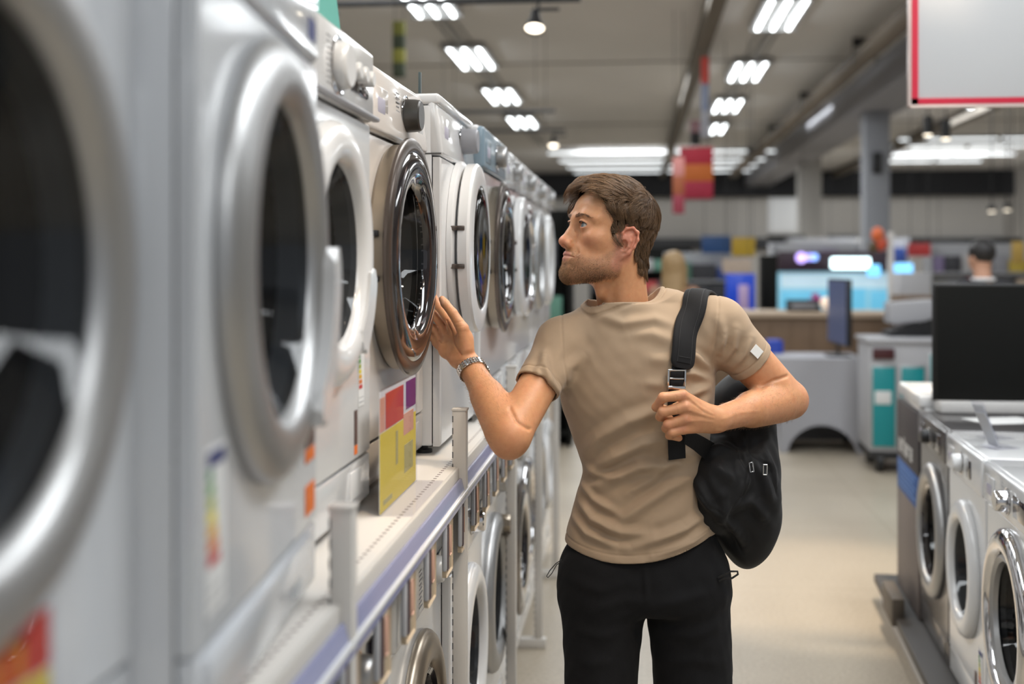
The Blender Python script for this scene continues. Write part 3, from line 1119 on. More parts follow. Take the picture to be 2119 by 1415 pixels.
# small sign holders on the plain white washer
for i, (px, py, yw) in enumerate(((2030, 905, .5), (2052, 905, .4))):
    q = P(px, 885, 4.3 - i * .3)
    s = thing('price_tag', 'tilted clear price stand on the white washer, the %s of the two' % ('farther', 'nearer')[i], 'price tag', (q.x + .02, 4.25 - i * .22, RB + .862), RZR + yw)
    bm = B()
    box(bm, -.030, .030, -.002, .002, 0, .135, .001, 1, M=TR(0, 0, .004, rx=.45))
    obj('plate', bm, m_acryl, s)
    bm = B()
    box(bm, -.028, .028, -.004, -.002, .004, .125, .001, 1, M=TR(0, 0, .004, rx=.45))
    obj('card', bm, m_tgrey, s)
    obj('base', box(B(), -.045, .045, -.03, .06, 0, .004, .001), m_acryl, s)
s = thing('leaflet', 'white leaflet lying on the graphite washer', 'leaflet', (1.38, 4.72, RB + .8612), .3)
obj('sheet', box(B(), -.12, .12, -.09, .09, 0, .002), m_paper, s)
s = thing('leaflet', 'blue leaflet lying on the chrome doored washer', 'leaflet', (1.42, 3.62, RB + .8612), .2)
obj('sheet', box(B(), -.17, .17, -.13, .13, 0, .002), mat('leaflet_blue', (.08, .28, .62), .5), s)

# black screen seen from behind, standing on the washer tops
x0, y0 = pr(4.86, 1937)
zt_ = RB + .861
scn = thing('large_screen', 'large black screen on a white base, seen from behind above the graphite washer', 'screen', (x0, y0, zt_))
obj('base', box(B(), .005, 1.30, -.06, .06, .0, .045, .004), m_whitem, scn)
obj('rear_housing', box(B(), 0, 1.30, -.02, .02, .046, .505, .005), m_blackp, scn)
obj('bezel', box(B(), -.008, 1.308, .02, .04, .040, .512, .004), m_black, scn)

# ---------------------------------------------------------------- table with stretch cover
tx0, ty0 = pr(10.1, 1612)
tx1, _ = pr(10.1, 1788)
tw = tx1 - tx0
tab = thing('table', 'table under a pale grey stretch cover with an arched opening', 'table', ((tx0 + tx1) / 2, ty0 + .35, 0))
bm = B()
hw_, hd_, hz = tw / 2, .35, .785
N = 40
m_cover = mat('stretch_cover', (.42, .42, .45), .8)


def arch(t):     # height of the lower edge along a side, 0..1
    return .23 * max(0, 1 - ((t - .5) / .40) ** 2) ** .6


for sx_, sy_, ax_ in ((0, -1, 'x'), (0, 1, 'x'), (-1, 0, 'y'), (1, 0, 'y')):
    top, bot, mid = [], [], []
    for k in range(N + 1):
        t = k / N
        a = -1 + 2 * t
        pin = .035 * math.sin(t * PI)
        ar = arch(t) if (ax_ == 'x' and sy_ == -1) else .004
        if ax_ == 'x':
            top.append(bm.verts.new((a * hw_, sy_ * hd_, hz)))
            mid.append(bm.verts.new((a * (hw_ - .01), sy_ * (hd_ - pin), hz * .5 + ar * .5)))
            bot.append(bm.verts.new((a * hw_, sy_ * (hd_ - pin * .5), ar)))
        else:
            top.append(bm.verts.new((sx_ * hw_, a * hd_, hz)))
            mid.append(bm.verts.new((sx_ * (hw_ - pin), a * (hd_ - .01), hz * .5 + ar * .5)))
            bot.append(bm.verts.new((sx_ * (hw_ - pin * .5), a * hd_, ar)))
    for r0, r1 in ((top, mid), (mid, bot)):
        for k in range(N):
            bm.faces.new((r0[k], r0[k + 1], r1[k + 1], r1[k]))
box(bm, -hw_, hw_, -hd_, hd_, hz - .004, hz + .003)
obj('stretch_cover', bm, m_cover, tab)
for a in (-1, 1):
    for b_ in (-1, 1):
        obj('leg', tube(B(), [(a * (hw_ - .05), b_ * (hd_ - .05), 0), (a * (hw_ - .05), b_ * (hd_ - .05), hz - .01)], .02, 10), m_black, tab)
mx_, my_ = pr(10.15, 1740)
mo = thing('monitor', 'monitor with a blue picture standing edge on at the end of the covered table', 'monitor', (mx_, my_ + .2, hz + .003), math.radians(-87))
obj('stand', box(B(), -.12, .12, -.09, .09, 0, .015, .004), m_black, mo)
obj('neck', box(B(), -.02, .02, .0, .02, .01, .12, .003), m_black, mo)
obj('housing', box(B(), -.37, .37, .0, .045, .10, .66, .008), m_black, mo)
obj('screen', box(B(), -.355, .355, -.004, .0, .115, .645), mat('monitor_picture', (.03, .04, .08), .3, emit=(.07, .10, .20), estr=.35), mo)

# ---------------------------------------------------------------- teal cart
gx0, gy0 = pr(9.1, 1806)
gt = thing('display_cart', 'grey display cart on black wheels with teal front panels', 'cart', (gx0, gy0, 0), math.radians(-2))
m_teal = mat('teal_panel', (.0, .25, .27), .45, coat=.2)
obj('frame', box(B(), -.02, .72, .02, .62, .16, .98, .01), m_grey, gt)
obj('top_tray', box(B(), -.04, .74, .0, .64, .98, 1.01, .005), m_grey, gt)
for x0_, x1_ in ((.0, .165), (.21, .375), (.42, .58)):
    pn = obj('front_panel', box(B(), x0_, x1_, .0, .02, .20, .80 if x0_ < .4 else .90, .004), m_teal, gt)
    obj('panel_frame', box(B(), x0_ - .012, x1_ + .012, .012, .022, .188, .815 if x0_ < .4 else .915, .004), m_silver, pn)
    obj('white_label', box(B(), x0_ + .015, x1_ - .03, -.004, .001, .52, .62, .003), m_paper, pn)
obj('price_display', box(B(), .0, .16, -.004, .02, .86, .94, .003), mat('dark_red_display', (.06, .012, .015), .4), gt)
for a in (.06, .62):
    for b_ in (.08, .54):
        bm = B()
        lathe(bm, [(0, -.03), (.065, -.03), (.075, -.02), (.075, .02), (.065, .03), (0, .03)], 20, M=TR(a, b_, .075, rz=PI / 2))
        obj('wheel', bm, m_black, gt)
obj('chassis', box(B(), -.02, .72, .02, .62, .10, .17, .01), m_black, gt)
bx, by = pr(9.3, 1850)
bk = thing('wire_basket', 'pale wire basket on a black wedge on top of the display cart', 'basket', (bx, by + .10, 1.012))
bm = B()
for v in box(bm, -.02, .34, 0, .30, .0, .10, .004).verts:
    if v.co.z > .05:
        v.co.z = .03 + max(0, v.co.x) * .35
obj('wedge', bm, m_black, bk)
bm = B()
for v in box(bm, 0, .34, .02, .28, .10, .26, .004).verts:
    v.co.z += v.co.x * .08
for k in range(9):
    tube(bm, [(.02 + k * .038, .012, .10), (.02 + k * .038, .012, .27)], .003, 5)
obj('basket', bm, m_grey, bk)

# ---------------------------------------------------------------- wooden counter and what stands on it
m_wood = mat('oak_brown', (.17, .105, .060), .55, noise=.3, nscale=4)
m_woodl = mat('oak_top', (.48, .37, .27), .5, noise=.1, nscale=5)
wx0, wy0 = pr(12.6, 1462)
wc_ = thing('service_counter', 'long wooden service counter with a pale top across the aisle', 'counter', (wx0, wy0, 0))
bm = B()
box(bm, 0, 2.95, 0, .7, 0, 1.02, .004)
for k in range(14):
    box(bm, k * .21 + .02, k * .21 + .03, -.008, .002, .05, 1.0)
obj('front', bm, m_wood, wc_)
obj('worktop', box(B(), -.05, 3.0, -.05, .75, 1.02, 1.075, .006), m_woodl, wc_)
ph_ = thing('card_terminal', 'dark keypad console standing on the wooden counter', 'console', (*pr(12.75, 1662), 1.075))
bm = B()
for v in box(bm, -.17, .17, -.1, .1, 0, .10, .01).verts:
    if v.co.z > .05:
        v.co.z = .07 + v.co.y * .5
obj('body', bm, m_black, ph_)
obj('key_block', box(B(), -.12, .12, -.09, .03, .035, .075, .006), m_greyp, ph_)
ph2 = thing('lamp_globe', 'small round cream lamp on the wooden counter beside the console', 'lamp', (*pr(12.8, 1710), 1.075))
bm = B()
bmesh.ops.create_uvsphere(bm, u_segments=20, v_segments=14, radius=.065, matrix=Matrix.Translation((0, 0, .085)))
obj('globe', bm, mat('warm_globe', (.85, .72, .60), .5, emit=(1, .75, .55), estr=.5), ph2)
obj('foot', tube(B(), [(0, 0, 0), (0, 0, .03)], .03, 14), m_whitep, ph2)
ph3 = thing('flower_pot', 'pink flowers in a pot on the wooden counter behind the console', 'plant', (*pr(13.0, 1690), 1.075))
obj('pot', tube(B(), [(0, 0, 0), (0, 0, .08)], [.035, .045], 14), m_greyp, ph3)
bm = B()
for k in range(16):
    a = rnd.uniform(0, 6.28)
    r_ = rnd.uniform(0, .09)
    bmesh.ops.create_icosphere(bm, subdivisions=1, radius=.02, matrix=Matrix.Translation((r_ * math.cos(a), r_ * math.sin(a), .13 + rnd.uniform(-.03, .04))))
obj('flowers', bm, mat('magenta_petals', (.45, .03, .22), .6), ph3)


def lit(name, c, e, s):
    return mat(name, c, .3, emit=e, estr=s)


def fixture_box(name, label, cat, px0, px1, py0, py1, d, m, dep=.12, base=None, extra=None):
    x0_, y_ = pr(d, px0)
    x1_, _ = pr(d, px1)
    z1_, z0_ = CAMH + (545 - py0) / FPX * d, CAMH + (545 - py1) / FPX * d
    t = thing(name, label, cat, (x0_, y_, 0 if base is None else base))
    zb = 0 if base is None else base
    obj('panel', box(B(), 0, x1_ - x0_, 0, dep, z0_ - zb, z1_ - zb, .004), m, t)
    if z0_ - zb > .05 and base is None:
        obj('support', box(B(), .03, x1_ - x0_ - .03, .02, dep - .02 if dep > .06 else dep, 0, z0_, .003), m_greyp, t)
    if extra:
        extra(t, x1_ - x0_, z0_ - zb, z1_ - zb)
    return t


fixture_box('advertising_panel', 'deep blue advertising panel standing behind the wooden counter', 'panel', 1503, 1562, 566, 648, 14.0, lit('ad_blue', (.01, .04, .35), (.0, .05, .5), .35),
            extra=lambda t, w_, a, b_: obj('figure_print', box(B(), w_ * .42, w_ * .78, -.004, 0, a, a + (b_ - a) * .72, .002), lit('ad_figure', (.35, .25, .40), (.4, .3, .5), .2), t))
fixture_box('dark_pillar', 'tall black panel beside the deep blue advertising panel', 'pillar', 1576, 1609, 528, 660, 14.2, m_blackp, .3)


def cy_ex(t, w_, a, b_):
    h_ = b_ - a
    m1 = lit('picture_sky', (.10, .40, .55), (.16, .52, .76), .55)
    m2 = lit('picture_pale', (.5, .6, .65), (.50, .72, .84), .55)
    obj('picture_field', box(B(), w_ * .02, w_ * .46, -.004, 0, a + h_ * .05, a + h_ * .55, .002), m1, t)
    obj('picture_field', box(B(), w_ * .02, w_ * .98, -.004, 0, a + h_ * .62, a + h_ * .95, .002), m2, t)
    obj('picture_field', box(B(), w_ * .56, w_ * .74, -.004, 0, a + h_ * .05, a + h_ * .60, .002), m1, t)
    obj('picture_field', box(B(), w_ * .78, w_ * .98, -.004, 0, a + h_ * .05, a + h_ * .55, .002), m1, t)


fixture_box('video_wall', 'wide pale blue video wall behind the wooden counter', 'screen', 1611, 1850, 562, 650, 16.0, lit('screen_blue', (.2, .45, .55), (.30, .60, .76), .5), .2, extra=cy_ex)
hd_t = fixture_box('shop_header', 'dark header board over the pale blue video wall', 'sign', 1611, 1845, 520, 562, 15.9, mat('header_dark', (.04, .02, .03), .5), .15, base=CAMH - (562 - 545) / FPX * 16)
for nm, lb, px0, px1, py0, py1, e, s_, dd in (
        ('light_box', 'bright white lit lozenge sign on the dark header', 1720, 1800, 533, 556, (.75, .97, 1), 3.5, 15.7),
        ('light_box', 'cyan lit sign beside the white lozenge, before the column', 1795, 1822, 548, 572, (.05, .45, .95), 1.3, 15.6),
        ('light_box', 'cyan lit sign past the pale stand post', 1850, 1889, 545, 572, (.05, .45, .95), 1.3, 15.5)):
    x0_, y_ = pr(dd, px0)
    x1_, _ = pr(dd, px1)
    z1_, z0_ = CAMH + (545 - py0) / FPX * dd, CAMH + (545 - py1) / FPX * dd
    t = thing(nm, lb, 'sign', (x0_, y_, z0_))
    obj('lit_face', box(B(), 0, x1_ - x0_, 0, .05, 0, z1_ - z0_, .02, 3), lit('lit_' + lb[:6] + str(px0), (.5, .8, .9), e, s_), t)
    obj('bracket', box(B(), .02, x1_ - x0_ - .02, .05, .14, .02, z1_ - z0_ - .02), m_black, t)
    if px0 > 1840:
        obj('support', box(B(), .10, .14, .06, .10, -z0_, .03), m_greyp, t)
for i, (px, py, rr_, cl) in enumerate(((1658, 533, .085, (.55, .40, 1)), (1675, 532, .06, (.35, .35, 1)), (1685, 532, .06, (.25, .45, 1)))):
    x_, y_ = pr(15.6, px)
    t = thing('lit_disc', 'round %s lit lamp on the dark header, %s of the three' % (('violet', 'indigo', 'blue')[i], ('largest', 'middle', 'outermost')[i]), 'lamp', (x_, y_, CAMH + (545 - py) / FPX * 15.6))
    obj('disc', lathe(B(), [(0, -.02), (rr_ * .8, -.02), (rr_ * .8, 0), (0, 0)], 24), lit('disc_%d' % i, cl, cl, 1.6), t)
    obj('bracket', box(B(), -.01, .01, 0, .36, -.01, .01), m_black, t)
pp = thing('stand_post', 'pale upright post of a display stand before the grey column', 'post', (*pr(13.4, 1843), 0))
obj('post', box(B(), -.03, .03, -.03, .03, 0, 1.93, .004), m_whitem, pp)
obj('foot', box(B(), -.2, .2, -.15, .15, 0, .02, .004), m_whitem, pp)
oc = thing('balloon_cluster', 'orange and dark balloons at the top of the pale stand post', 'balloons', (*pr(13.4, 1816), 1.78))
for i, (a, b_, c, r_, cl) in enumerate(((0, 0, .12, .07, (.75, .16, .05)), (.04, .02, .02, .07, (.65, .10, .05)), (-.05, .0, -.02, .05, (.10, .07, .03)))):
    bm = B()
    bmesh.ops.create_uvsphere(bm, u_segments=18, v_segments=12, radius=r_, matrix=TR(a, b_, c) @ Matrix.Diagonal((1, 1, 1.25, 1)))
    obj('balloon', bm, mat('balloon_%d' % i, cl, .35), oc)
obj('string', tube(B(), [(0, 0, 0), (.08, 0, -.1), (.14, 0, -.12)], .003, 5), m_black, oc)
fixture_box('goods_stand', 'white goods stand with price papers beyond the cyan signs', 'stand', 1862, 1925, 565, 640, 11.9, mat('pale_stand', (.50, .50, .52), .6), .35)
fixture_box('wooden_crate', 'open wooden crate display beside the large black screen', 'crate', 1862, 1935, 612, 665, 11.2, m_wood, .4)


# ---------------------------------------------------------------- far shelving with packed goods
pal = [(.45, .44, .45), (.03, .07, .30), (.40, .05, .05), (.55, .40, .06), (.30, .30, .33), (.05, .05, .06), (.12, .30, .40), (.45, .35, .26), (.25, .20, .35), (.10, .24, .18)]
pmats = [mat('packed_goods_%d' % i, c, .6) for i, c in enumerate(pal)]
GN = [0]
where = ['behind the washer wall', 'at the far end of the washer wall', 'behind the head of the man', 'behind the blonde shopper', 'beyond the deep blue panel', 'beyond the video wall', 'behind the grey column', 'beside the dark haired shopper', 'at the right wall', 'by the back wall']


PN = ['pale', 'navy', 'red', 'mustard', 'grey', 'black', 'teal blue', 'tan', 'mauve', 'green']
ORD = ['first', 'second', 'third', 'fourth', 'fifth', 'sixth', 'seventh', 'eighth', 'ninth', 'tenth', 'eleventh', 'twelfth', 'thirteenth', 'fourteenth', 'fifteenth']
LEV = ['bottom', 'second lowest', 'second highest', 'top']


def gondola(x, y, w_, h_, label, dark=False, n=6, rows=4, dep=.5):
    t = thing('shelving_unit', label, 'shelf', (x, y, 0))
    mf = m_blackp if dark else m_grey
    bm = B()
    box(bm, 0, w_, dep * .45, dep * .55, 0, h_, .004)
    box(bm, 0, .03, 0, dep, 0, h_, .004)
    box(bm, w_ - .03, w_, 0, dep, 0, h_, .004)
    obj('frame', bm, mf, t)
    rh_ = (h_ - .15) / rows
    for r_ in range(rows):
        obj('shelf', box(B(), .03, w_ - .03, 0, dep, .10 + r_ * rh_, .13 + r_ * rh_, .003), mf, t)
        xx_ = .05
        kth = 0
        while xx_ < w_ - .2:
            bw = rnd.uniform(.14, .42)
            bw = min(bw, w_ - .06 - xx_)
            bh = rnd.uniform(.45, .9) * (rh_ - .04)
            ci = rnd.randrange(len(pmats))
            if dark and rnd.random() >= .5:
                ci = 5
            unit = label.split(' unit ')[1]
            g = thing('goods_box', '%s box, %s on the %s shelf, %s' % (PN[ci], ORD[kth], LEV[r_], unit), 'box', (x + xx_, y + .02, .131 + r_ * rh_), 0, 'boxes on the ' + label)
            kth += 1
            obj('carton', box(B(), 0, bw - .02, 0, dep * .4, 0, bh, .005), pmats[ci], g)
            xx_ += bw
    return t


gondola(-2.6, 10.4, 2.05, 2.05, 'black shelving unit past the washer wall', True)
gondola(.45, 18.5, 1.3, 1.75, 'grey shelving unit behind the bearded man')
gondola(2.1, 19.0, 1.4, 1.9, 'grey shelving unit beyond the deep blue panel')
gondola(4.6, 19.5, 2.2, 1.9, 'grey shelving unit behind the pale stand post')
gondola(-.9, 24.0, 2.0, 1.9, 'black shelving unit farther along the aisle', True)
gondola(3.1, 25.0, 2.4, 2.1, 'grey shelving unit behind the video wall')
gondola(7.2, 21.0, 2.2, 2.0, 'black shelving unit behind the dark haired shopper', True)
gondola(6.4, 26.5, 2.6, 2.1, 'grey shelving unit beyond the grey column')
for i, (px0, px1, py0, py1, d_, c, lb) in enumerate((
        (1515, 1562, 491, 530, 17.5, (.60, .38, .03), 'orange and yellow sign above the deep blue panel'),
        (1452, 1512, 488, 524, 18.0, (.02, .08, .25), 'dark blue sign behind the head of the man'),
        (1588, 1666, 486, 503, 26, (.02, .02, .02), 'black fascia sign over the video wall'),
        (1712, 1775, 486, 512, 26, (.03, .03, .03), 'black fascia sign before the grey column'),
        (1495, 1555, 535, 566, 16.2, (.62, .50, .40), 'cream topper over the deep blue panel'),
        (1880, 1925, 503, 530, 17, (.42, .03, .03), 'red sign beyond the cyan lit signs'),
        (1925, 2110, 492, 515, 20, (.02, .02, .02), 'long black fascia sign behind the dark haired shopper'),
        (2095, 2119, 500, 545, 14, (.40, .26, .06), 'warm amber sign at the picture edge'),
        (1590, 1662, 410, 480, 36, (.70, .70, .70), 'bright white panel on the back wall'))):
    x0_, y_ = pr(d_, px0)
    x1_, _ = pr(d_, px1)
    z1_, z0_ = CAMH + (545 - py0) / FPX * d_, CAMH + (545 - py1) / FPX * d_
    t = thing('shop_sign', lb, 'sign', (x0_, y_, z0_))
    obj('board', box(B(), 0, x1_ - x0_, 0, .06, 0, z1_ - z0_, .006), mat('shop_sign_%d' % i, c, .5), t)
    for s_ in (.1, .9):
        obj('cord', tube(B(), [((x1_ - x0_) * s_, .03, z1_ - z0_), ((x1_ - x0_) * s_, .03, CEIL - z0_)], .004, 5), m_black, t)
# a bin of lit goods and a floor stand glimpsed beside the elbow
fs = thing('floor_stand', 'bright blue floor stand behind the elbow of the man', 'stand', (*pr(10.6, 1592), 0))
obj('panel', box(B(), 0, .12, 0, .3, .12, .90, .006), mat('stand_blue', (.01, .05, .42), .45), fs)
obj('foot', box(B(), -.02, .14, -.02, .32, 0, .12, .006), m_black, fs)
obj('white_strip', box(B(), .03, .10, -.004, .0, .45, .60, .002), m_paper, fs)


# ---------------------------------------------------------------- smooth implicit surfaces for bodies and cloth
def nrm(v):
    v = np.asarray(v, float)
    return v / np.linalg.norm(v)


def A3(*v):
    return np.array(v if len(v) > 1 else v[0], dtype=np.float32)


def ell(c, r, R=None):
    c = A3(c)
    r = A3(r)

    def f(p):
        q = p - c
        if R is not None:
            q = q @ R
        a = np.sqrt(((q / r) ** 2).sum(1)) + 1e-9
        b = np.sqrt(((q / (r * r)) ** 2).sum(1)) + 1e-9
        return a * (a - 1) / b
    return f


def sph(c, r):
    c = A3(c)
    return lambda p: np.sqrt(((p - c) ** 2).sum(1)) - r


def cone(a, b, ra, rb, flat=None):
    """tapered round bar; flat=(axis, s): s times thinner along the axis"""
    a = A3(a)
    b = A3(b)
    ab = b - a
    L2 = float((ab * ab).sum()) + 1e-12
    if flat is not None:
        n = A3(nrm(flat[0]))
        s = flat[1]

    def f(p):
        q = p - a
        t = np.clip((q @ ab) / L2, 0, 1)
        w_ = q - t[:, None] * ab
        if flat is not None:
            dn = w_ @ n
            l = np.sqrt(np.maximum((w_ * w_).sum(1) - dn * dn, 0) + (dn * s) ** 2)
            r = ra + (rb - ra) * t
            return (l - r) / (1 + (s - 1) * np.clip(np.abs(dn) * s / (l + 1e-6), 0, 1))
        return np.sqrt((w_ * w_).sum(1)) - (ra + (rb - ra) * t)
    return f


def chain(pts, rs, flat=None):
    fs = [cone(pts[i], pts[i + 1], rs[i], rs[i + 1], flat) for i in range(len(pts) - 1)]

    def f(p):
        d = fs[0](p)
        for g in fs[1:]:
            d = smin(d, g(p), 0.004)
        return d
    return f


def rbox(c, h, r, R=None):
    c = A3(c)
    h = A3(h) - r

    def f(p):
        q = p - c
        if R is not None:
            q = q @ R
        q = np.abs(q) - h
        return np.sqrt((np.maximum(q, 0) ** 2).sum(1)) + np.minimum(q.max(1), 0) - r
    return f


def halfspace(c, n):
    c = A3(c)
    n = A3(nrm(n))
    return lambda p: (p - c) @ n


def loft(zs, cx, cy, ax, ay, e=2.4):
    zs, cx, cy, ax, ay = [np.array(v, dtype=np.float32) for v in (zs, cx, cy, ax, ay)]

    def sm(z, v):
        # smooth interpolation through the stations
        i = np.clip(np.searchsorted(zs, z) - 1, 0, len(zs) - 2)
        t = np.clip((z - zs[i]) / (zs[i + 1] - zs[i]), 0, 1)
        im = np.clip(i - 1, 0, len(zs) - 1)
        ip = np.clip(i + 2, 0, len(zs) - 1)
        m0 = (v[i + 1] - v[im]) / (zs[i + 1] - zs[im]) * (zs[i + 1] - zs[i])
        m1 = (v[ip] - v[i]) / (zs[ip] - zs[i]) * (zs[i + 1] - zs[i])
        t2, t3 = t * t, t * t * t
        return (2 * t3 - 3 * t2 + 1) * v[i] + (t3 - 2 * t2 + t) * m0 + (-2 * t3 + 3 * t2) * v[i + 1] + (t3 - t2) * m1

    def f(p):
        z = p[:, 2]
        a, b = sm(z, ax), sm(z, ay)
        qx = np.abs(p[:, 0] - sm(z, cx)) / a
        qy = np.abs(p[:, 1] - sm(z, cy)) / b
        k = (qx ** e + qy ** e + 1e-9) ** (1 / e)
        d = (k - 1) * np.minimum(a, b) * (1 + 0.35 * (np.maximum(a, b) / np.minimum(a, b) - 1) * qx / (k + 1e-6))
        dz = np.maximum(z - zs[-1], zs[0] - z)
        return np.maximum(d, dz)
    return f


def smin(a, b, k):
    if k <= 0:
        return np.minimum(a, b)
    h = np.maximum(k - np.abs(a - b), 0) / k
    return np.minimum(a, b) - h * h * k * 0.25


def smax(a, b, k):
    return -smin(-a, -b, k)


class Field:
    def __init__(self):
        self.ops = []

    def add(self, f, k=0.01):
        self.ops.append(('u', f, k))
        return self

    def cut(self, f, k=0.004):
        self.ops.append(('s', f, k))
        return self

    def clip(self, f, k=0.003):
        self.ops.append(('i', f, k))
        return self

    def warp(self, f):
        self.ops.append(('d', f, 0))
        return self

    def ev(self, p, ops=None):
        d = np.full(len(p), 10.0, dtype=np.float32)
        for o, f, k in (ops if ops is not None else self.ops):
            if o == 'u':
                d = smin(d, f(p), k)
            elif o == 's':
                d = smax(d, -f(p), k)
            elif o == 'i':
                d = smax(d, f(p), k)
            else:
                d = d + f(p, d)
        return d

    __call__ = ev

    def grad(self, p, e=0.0015):
        g = np.stack([self.ev(p + A3(e, 0, 0)) - self.ev(p - A3(e, 0, 0)),
                      self.ev(p + A3(0, e, 0)) - self.ev(p - A3(0, e, 0)),
                      self.ev(p + A3(0, 0, e)) - self.ev(p - A3(0, 0, e))], 1)
        return g / (np.linalg.norm(g, axis=1)[:, None] + 1e-9)


def mesh_field(F, lo, hi, h, blk=20):
    """surface nets over the box lo..hi at step h; returns vertices and quads"""
    lo = np.array(lo, float)
    n = np.ceil((np.array(hi, float) - lo) / h).astype(int) + 1
    n = (np.ceil(n / blk) * blk).astype(int)
    V = np.ones(n, dtype=np.float32)
    ax = [np.arange(0, k, blk) for k in n]
    cc = np.array(np.meshgrid(*ax, indexing='ij')).reshape(3, -1).T
    cen = (lo + (cc + blk / 2) * h).astype(np.float32)
    vals = [(o, f, k, (f(cen) if o != 'd' else None)) for o, f, k in F.ops]
    whole = F.ev(cen)
    hd = blk * h * 0.5 * 1.74
    g = np.array(np.meshgrid(*[np.arange(blk)] * 3, indexing='ij')).reshape(3, -1).T
    gw = g * h
    for bi in range(len(cc)):
        c0 = cc[bi]
        sl = tuple(slice(c0[a], c0[a] + blk) for a in range(3))
        if abs(whole[bi]) > hd * 1.9 + 0.012:
            V[sl] = 1.0 if whole[bi] > 0 else -1.0
            continue
        use = []
        for o, f, k, v in vals:
            if o == 'd':
                use.append((o, f, k))
            elif o == 'i':
                if v[bi] > -(hd * 2 + k):
                    use.append((o, f, k))
            elif v[bi] < hd * 2.2 + k + 0.01:
                use.append((o, f, k))
        if not use:
            continue
        p = (lo + c0 * h + gw).astype(np.float32)
        V[sl] = F.ev(p, use).reshape(blk, blk, blk)
    ins = V < 0
    cs = ins[:-1, :-1, :-1]
    allv = cs.copy()
    anyv = cs.copy()
    for a in (0, 1):
        for b in (0, 1):
            for c in (0, 1):
                s = ins[a:n[0] - 1 + a, b:n[1] - 1 + b, c:n[2] - 1 + c]
                allv &= s
                anyv |= s
    act = anyv & ~allv
    idx = np.full(act.shape, -1, dtype=np.int64)
    cells = np.argwhere(act)
    idx[act] = np.arange(len(cells))
    pos = np.zeros((len(cells), 3))
    cnt = np.zeros(len(cells))
    corner = {}
    for a in (0, 1):
        for b in (0, 1):
            for c in (0, 1):
                corner[(a, b, c)] = V[cells[:, 0] + a, cells[:, 1] + b, cells[:, 2] + c]
    for k in corner:
        for axx in range(3):
            if k[axx] == 0:
                k2 = list(k)
                k2[axx] = 1
                k2 = tuple(k2)
                v0, v1 = corner[k], corner[k2]
                m = (v0 < 0) != (v1 < 0)
                t = np.where(m, v0 / np.where(m, v0 - v1, 1), 0)
                for q in range(3):
                    pos[:, q] += np.where(m, k[q] + (t if q == axx else 0), 0)
                cnt += m
    pos /= cnt[:, None]
    verts = lo + (cells + pos) * h
    quads = []
    for axx in range(3):
        o1, o2 = [(1, 2), (2, 0), (0, 1)][axx]
        s0 = [slice(None)] * 3
        s1 = [slice(None)] * 3
        s0[axx] = slice(0, -1)
        s1[axx] = slice(1, None)
        a_, b_ = ins[tuple(s0)], ins[tuple(s1)]
        e = np.argwhere(a_ != b_)
        m = (e[:, o1] > 0) & (e[:, o2] > 0) & (e[:, o1] < act.shape[o1]) & (e[:, o2] < act.shape[o2])
        e = e[m]
        flip = a_[e[:, 0], e[:, 1], e[:, 2]]
        def cell(d1, d2):
            q = e.copy()
            q[:, o1] -= d1
            q[:, o2] -= d2
            return idx[q[:, 0], q[:, 1], q[:, 2]]
        q = np.stack([cell(1, 1), cell(0, 1), cell(0, 0), cell(1, 0)], 1)
        q[~flip] = q[~flip][:, ::-1]
        quads.append(q)
    quads = np.concatenate(quads)
    quads = quads[(quads >= 0).all(1)]
    return verts, quads


def np_mesh(name, verts, faces, m=None, cols=None, smooth=True):
    """mesh from arrays; cols: one rgb per vertex, stored as the attribute 'tint'"""
    me = bpy.data.meshes.new(name)
    k = faces.shape[1]
    me.vertices.add(len(verts))
    me.vertices.foreach_set('co', np.asarray(verts, dtype=np.float32).ravel())
    me.loops.add(faces.size)
    me.loops.foreach_set('vertex_index', faces.ravel().astype(np.int32))
    me.polygons.add(len(faces))
    me.polygons.foreach_set('loop_start', np.arange(0, faces.size, k, dtype=np.int32))
    me.polygons.foreach_set('loop_total', np.full(len(faces), k, dtype=np.int32))
    me.update(calc_edges=True)
    me.validate()
    if cols is not None:
        at = me.attributes.new('tint', 'FLOAT_COLOR', 'POINT')
        c4 = np.ones((len(verts), 4), dtype=np.float32)
        c4[:, :3] = cols
        at.data.foreach_set('color', c4.ravel())
    me.polygons.foreach_set('use_smooth', [smooth] * len(me.polygons))
    if m:
        me.materials.append(m)
    return me


def relax(verts, quads, it=1, lam=0.5):
    v = verts.copy()
    e = np.concatenate([quads[:, [0, 1]], quads[:, [1, 2]], quads[:, [2, 3]], quads[:, [3, 0]]])
    for _ in range(it):
        s = np.zeros_like(v)
        c = np.zeros(len(v))
        np.add.at(s, e[:, 0], v[e[:, 1]])
        np.add.at(s, e[:, 1], v[e[:, 0]])
        np.add.at(c, e[:, 0], 1)
        np.add.at(c, e[:, 1], 1)
        v = v + lam * (s / np.maximum(c, 1)[:, None] - v)
    return v


def vnormals(v, q):
    n = np.cross(v[q[:, 2]] - v[q[:, 0]], v[q[:, 3]] - v[q[:, 1]])
    out = np.zeros_like(v)
    for k in range(4):
        np.add.at(out, q[:, k], n)
    return out / (np.linalg.norm(out, axis=1)[:, None] + 1e-12)


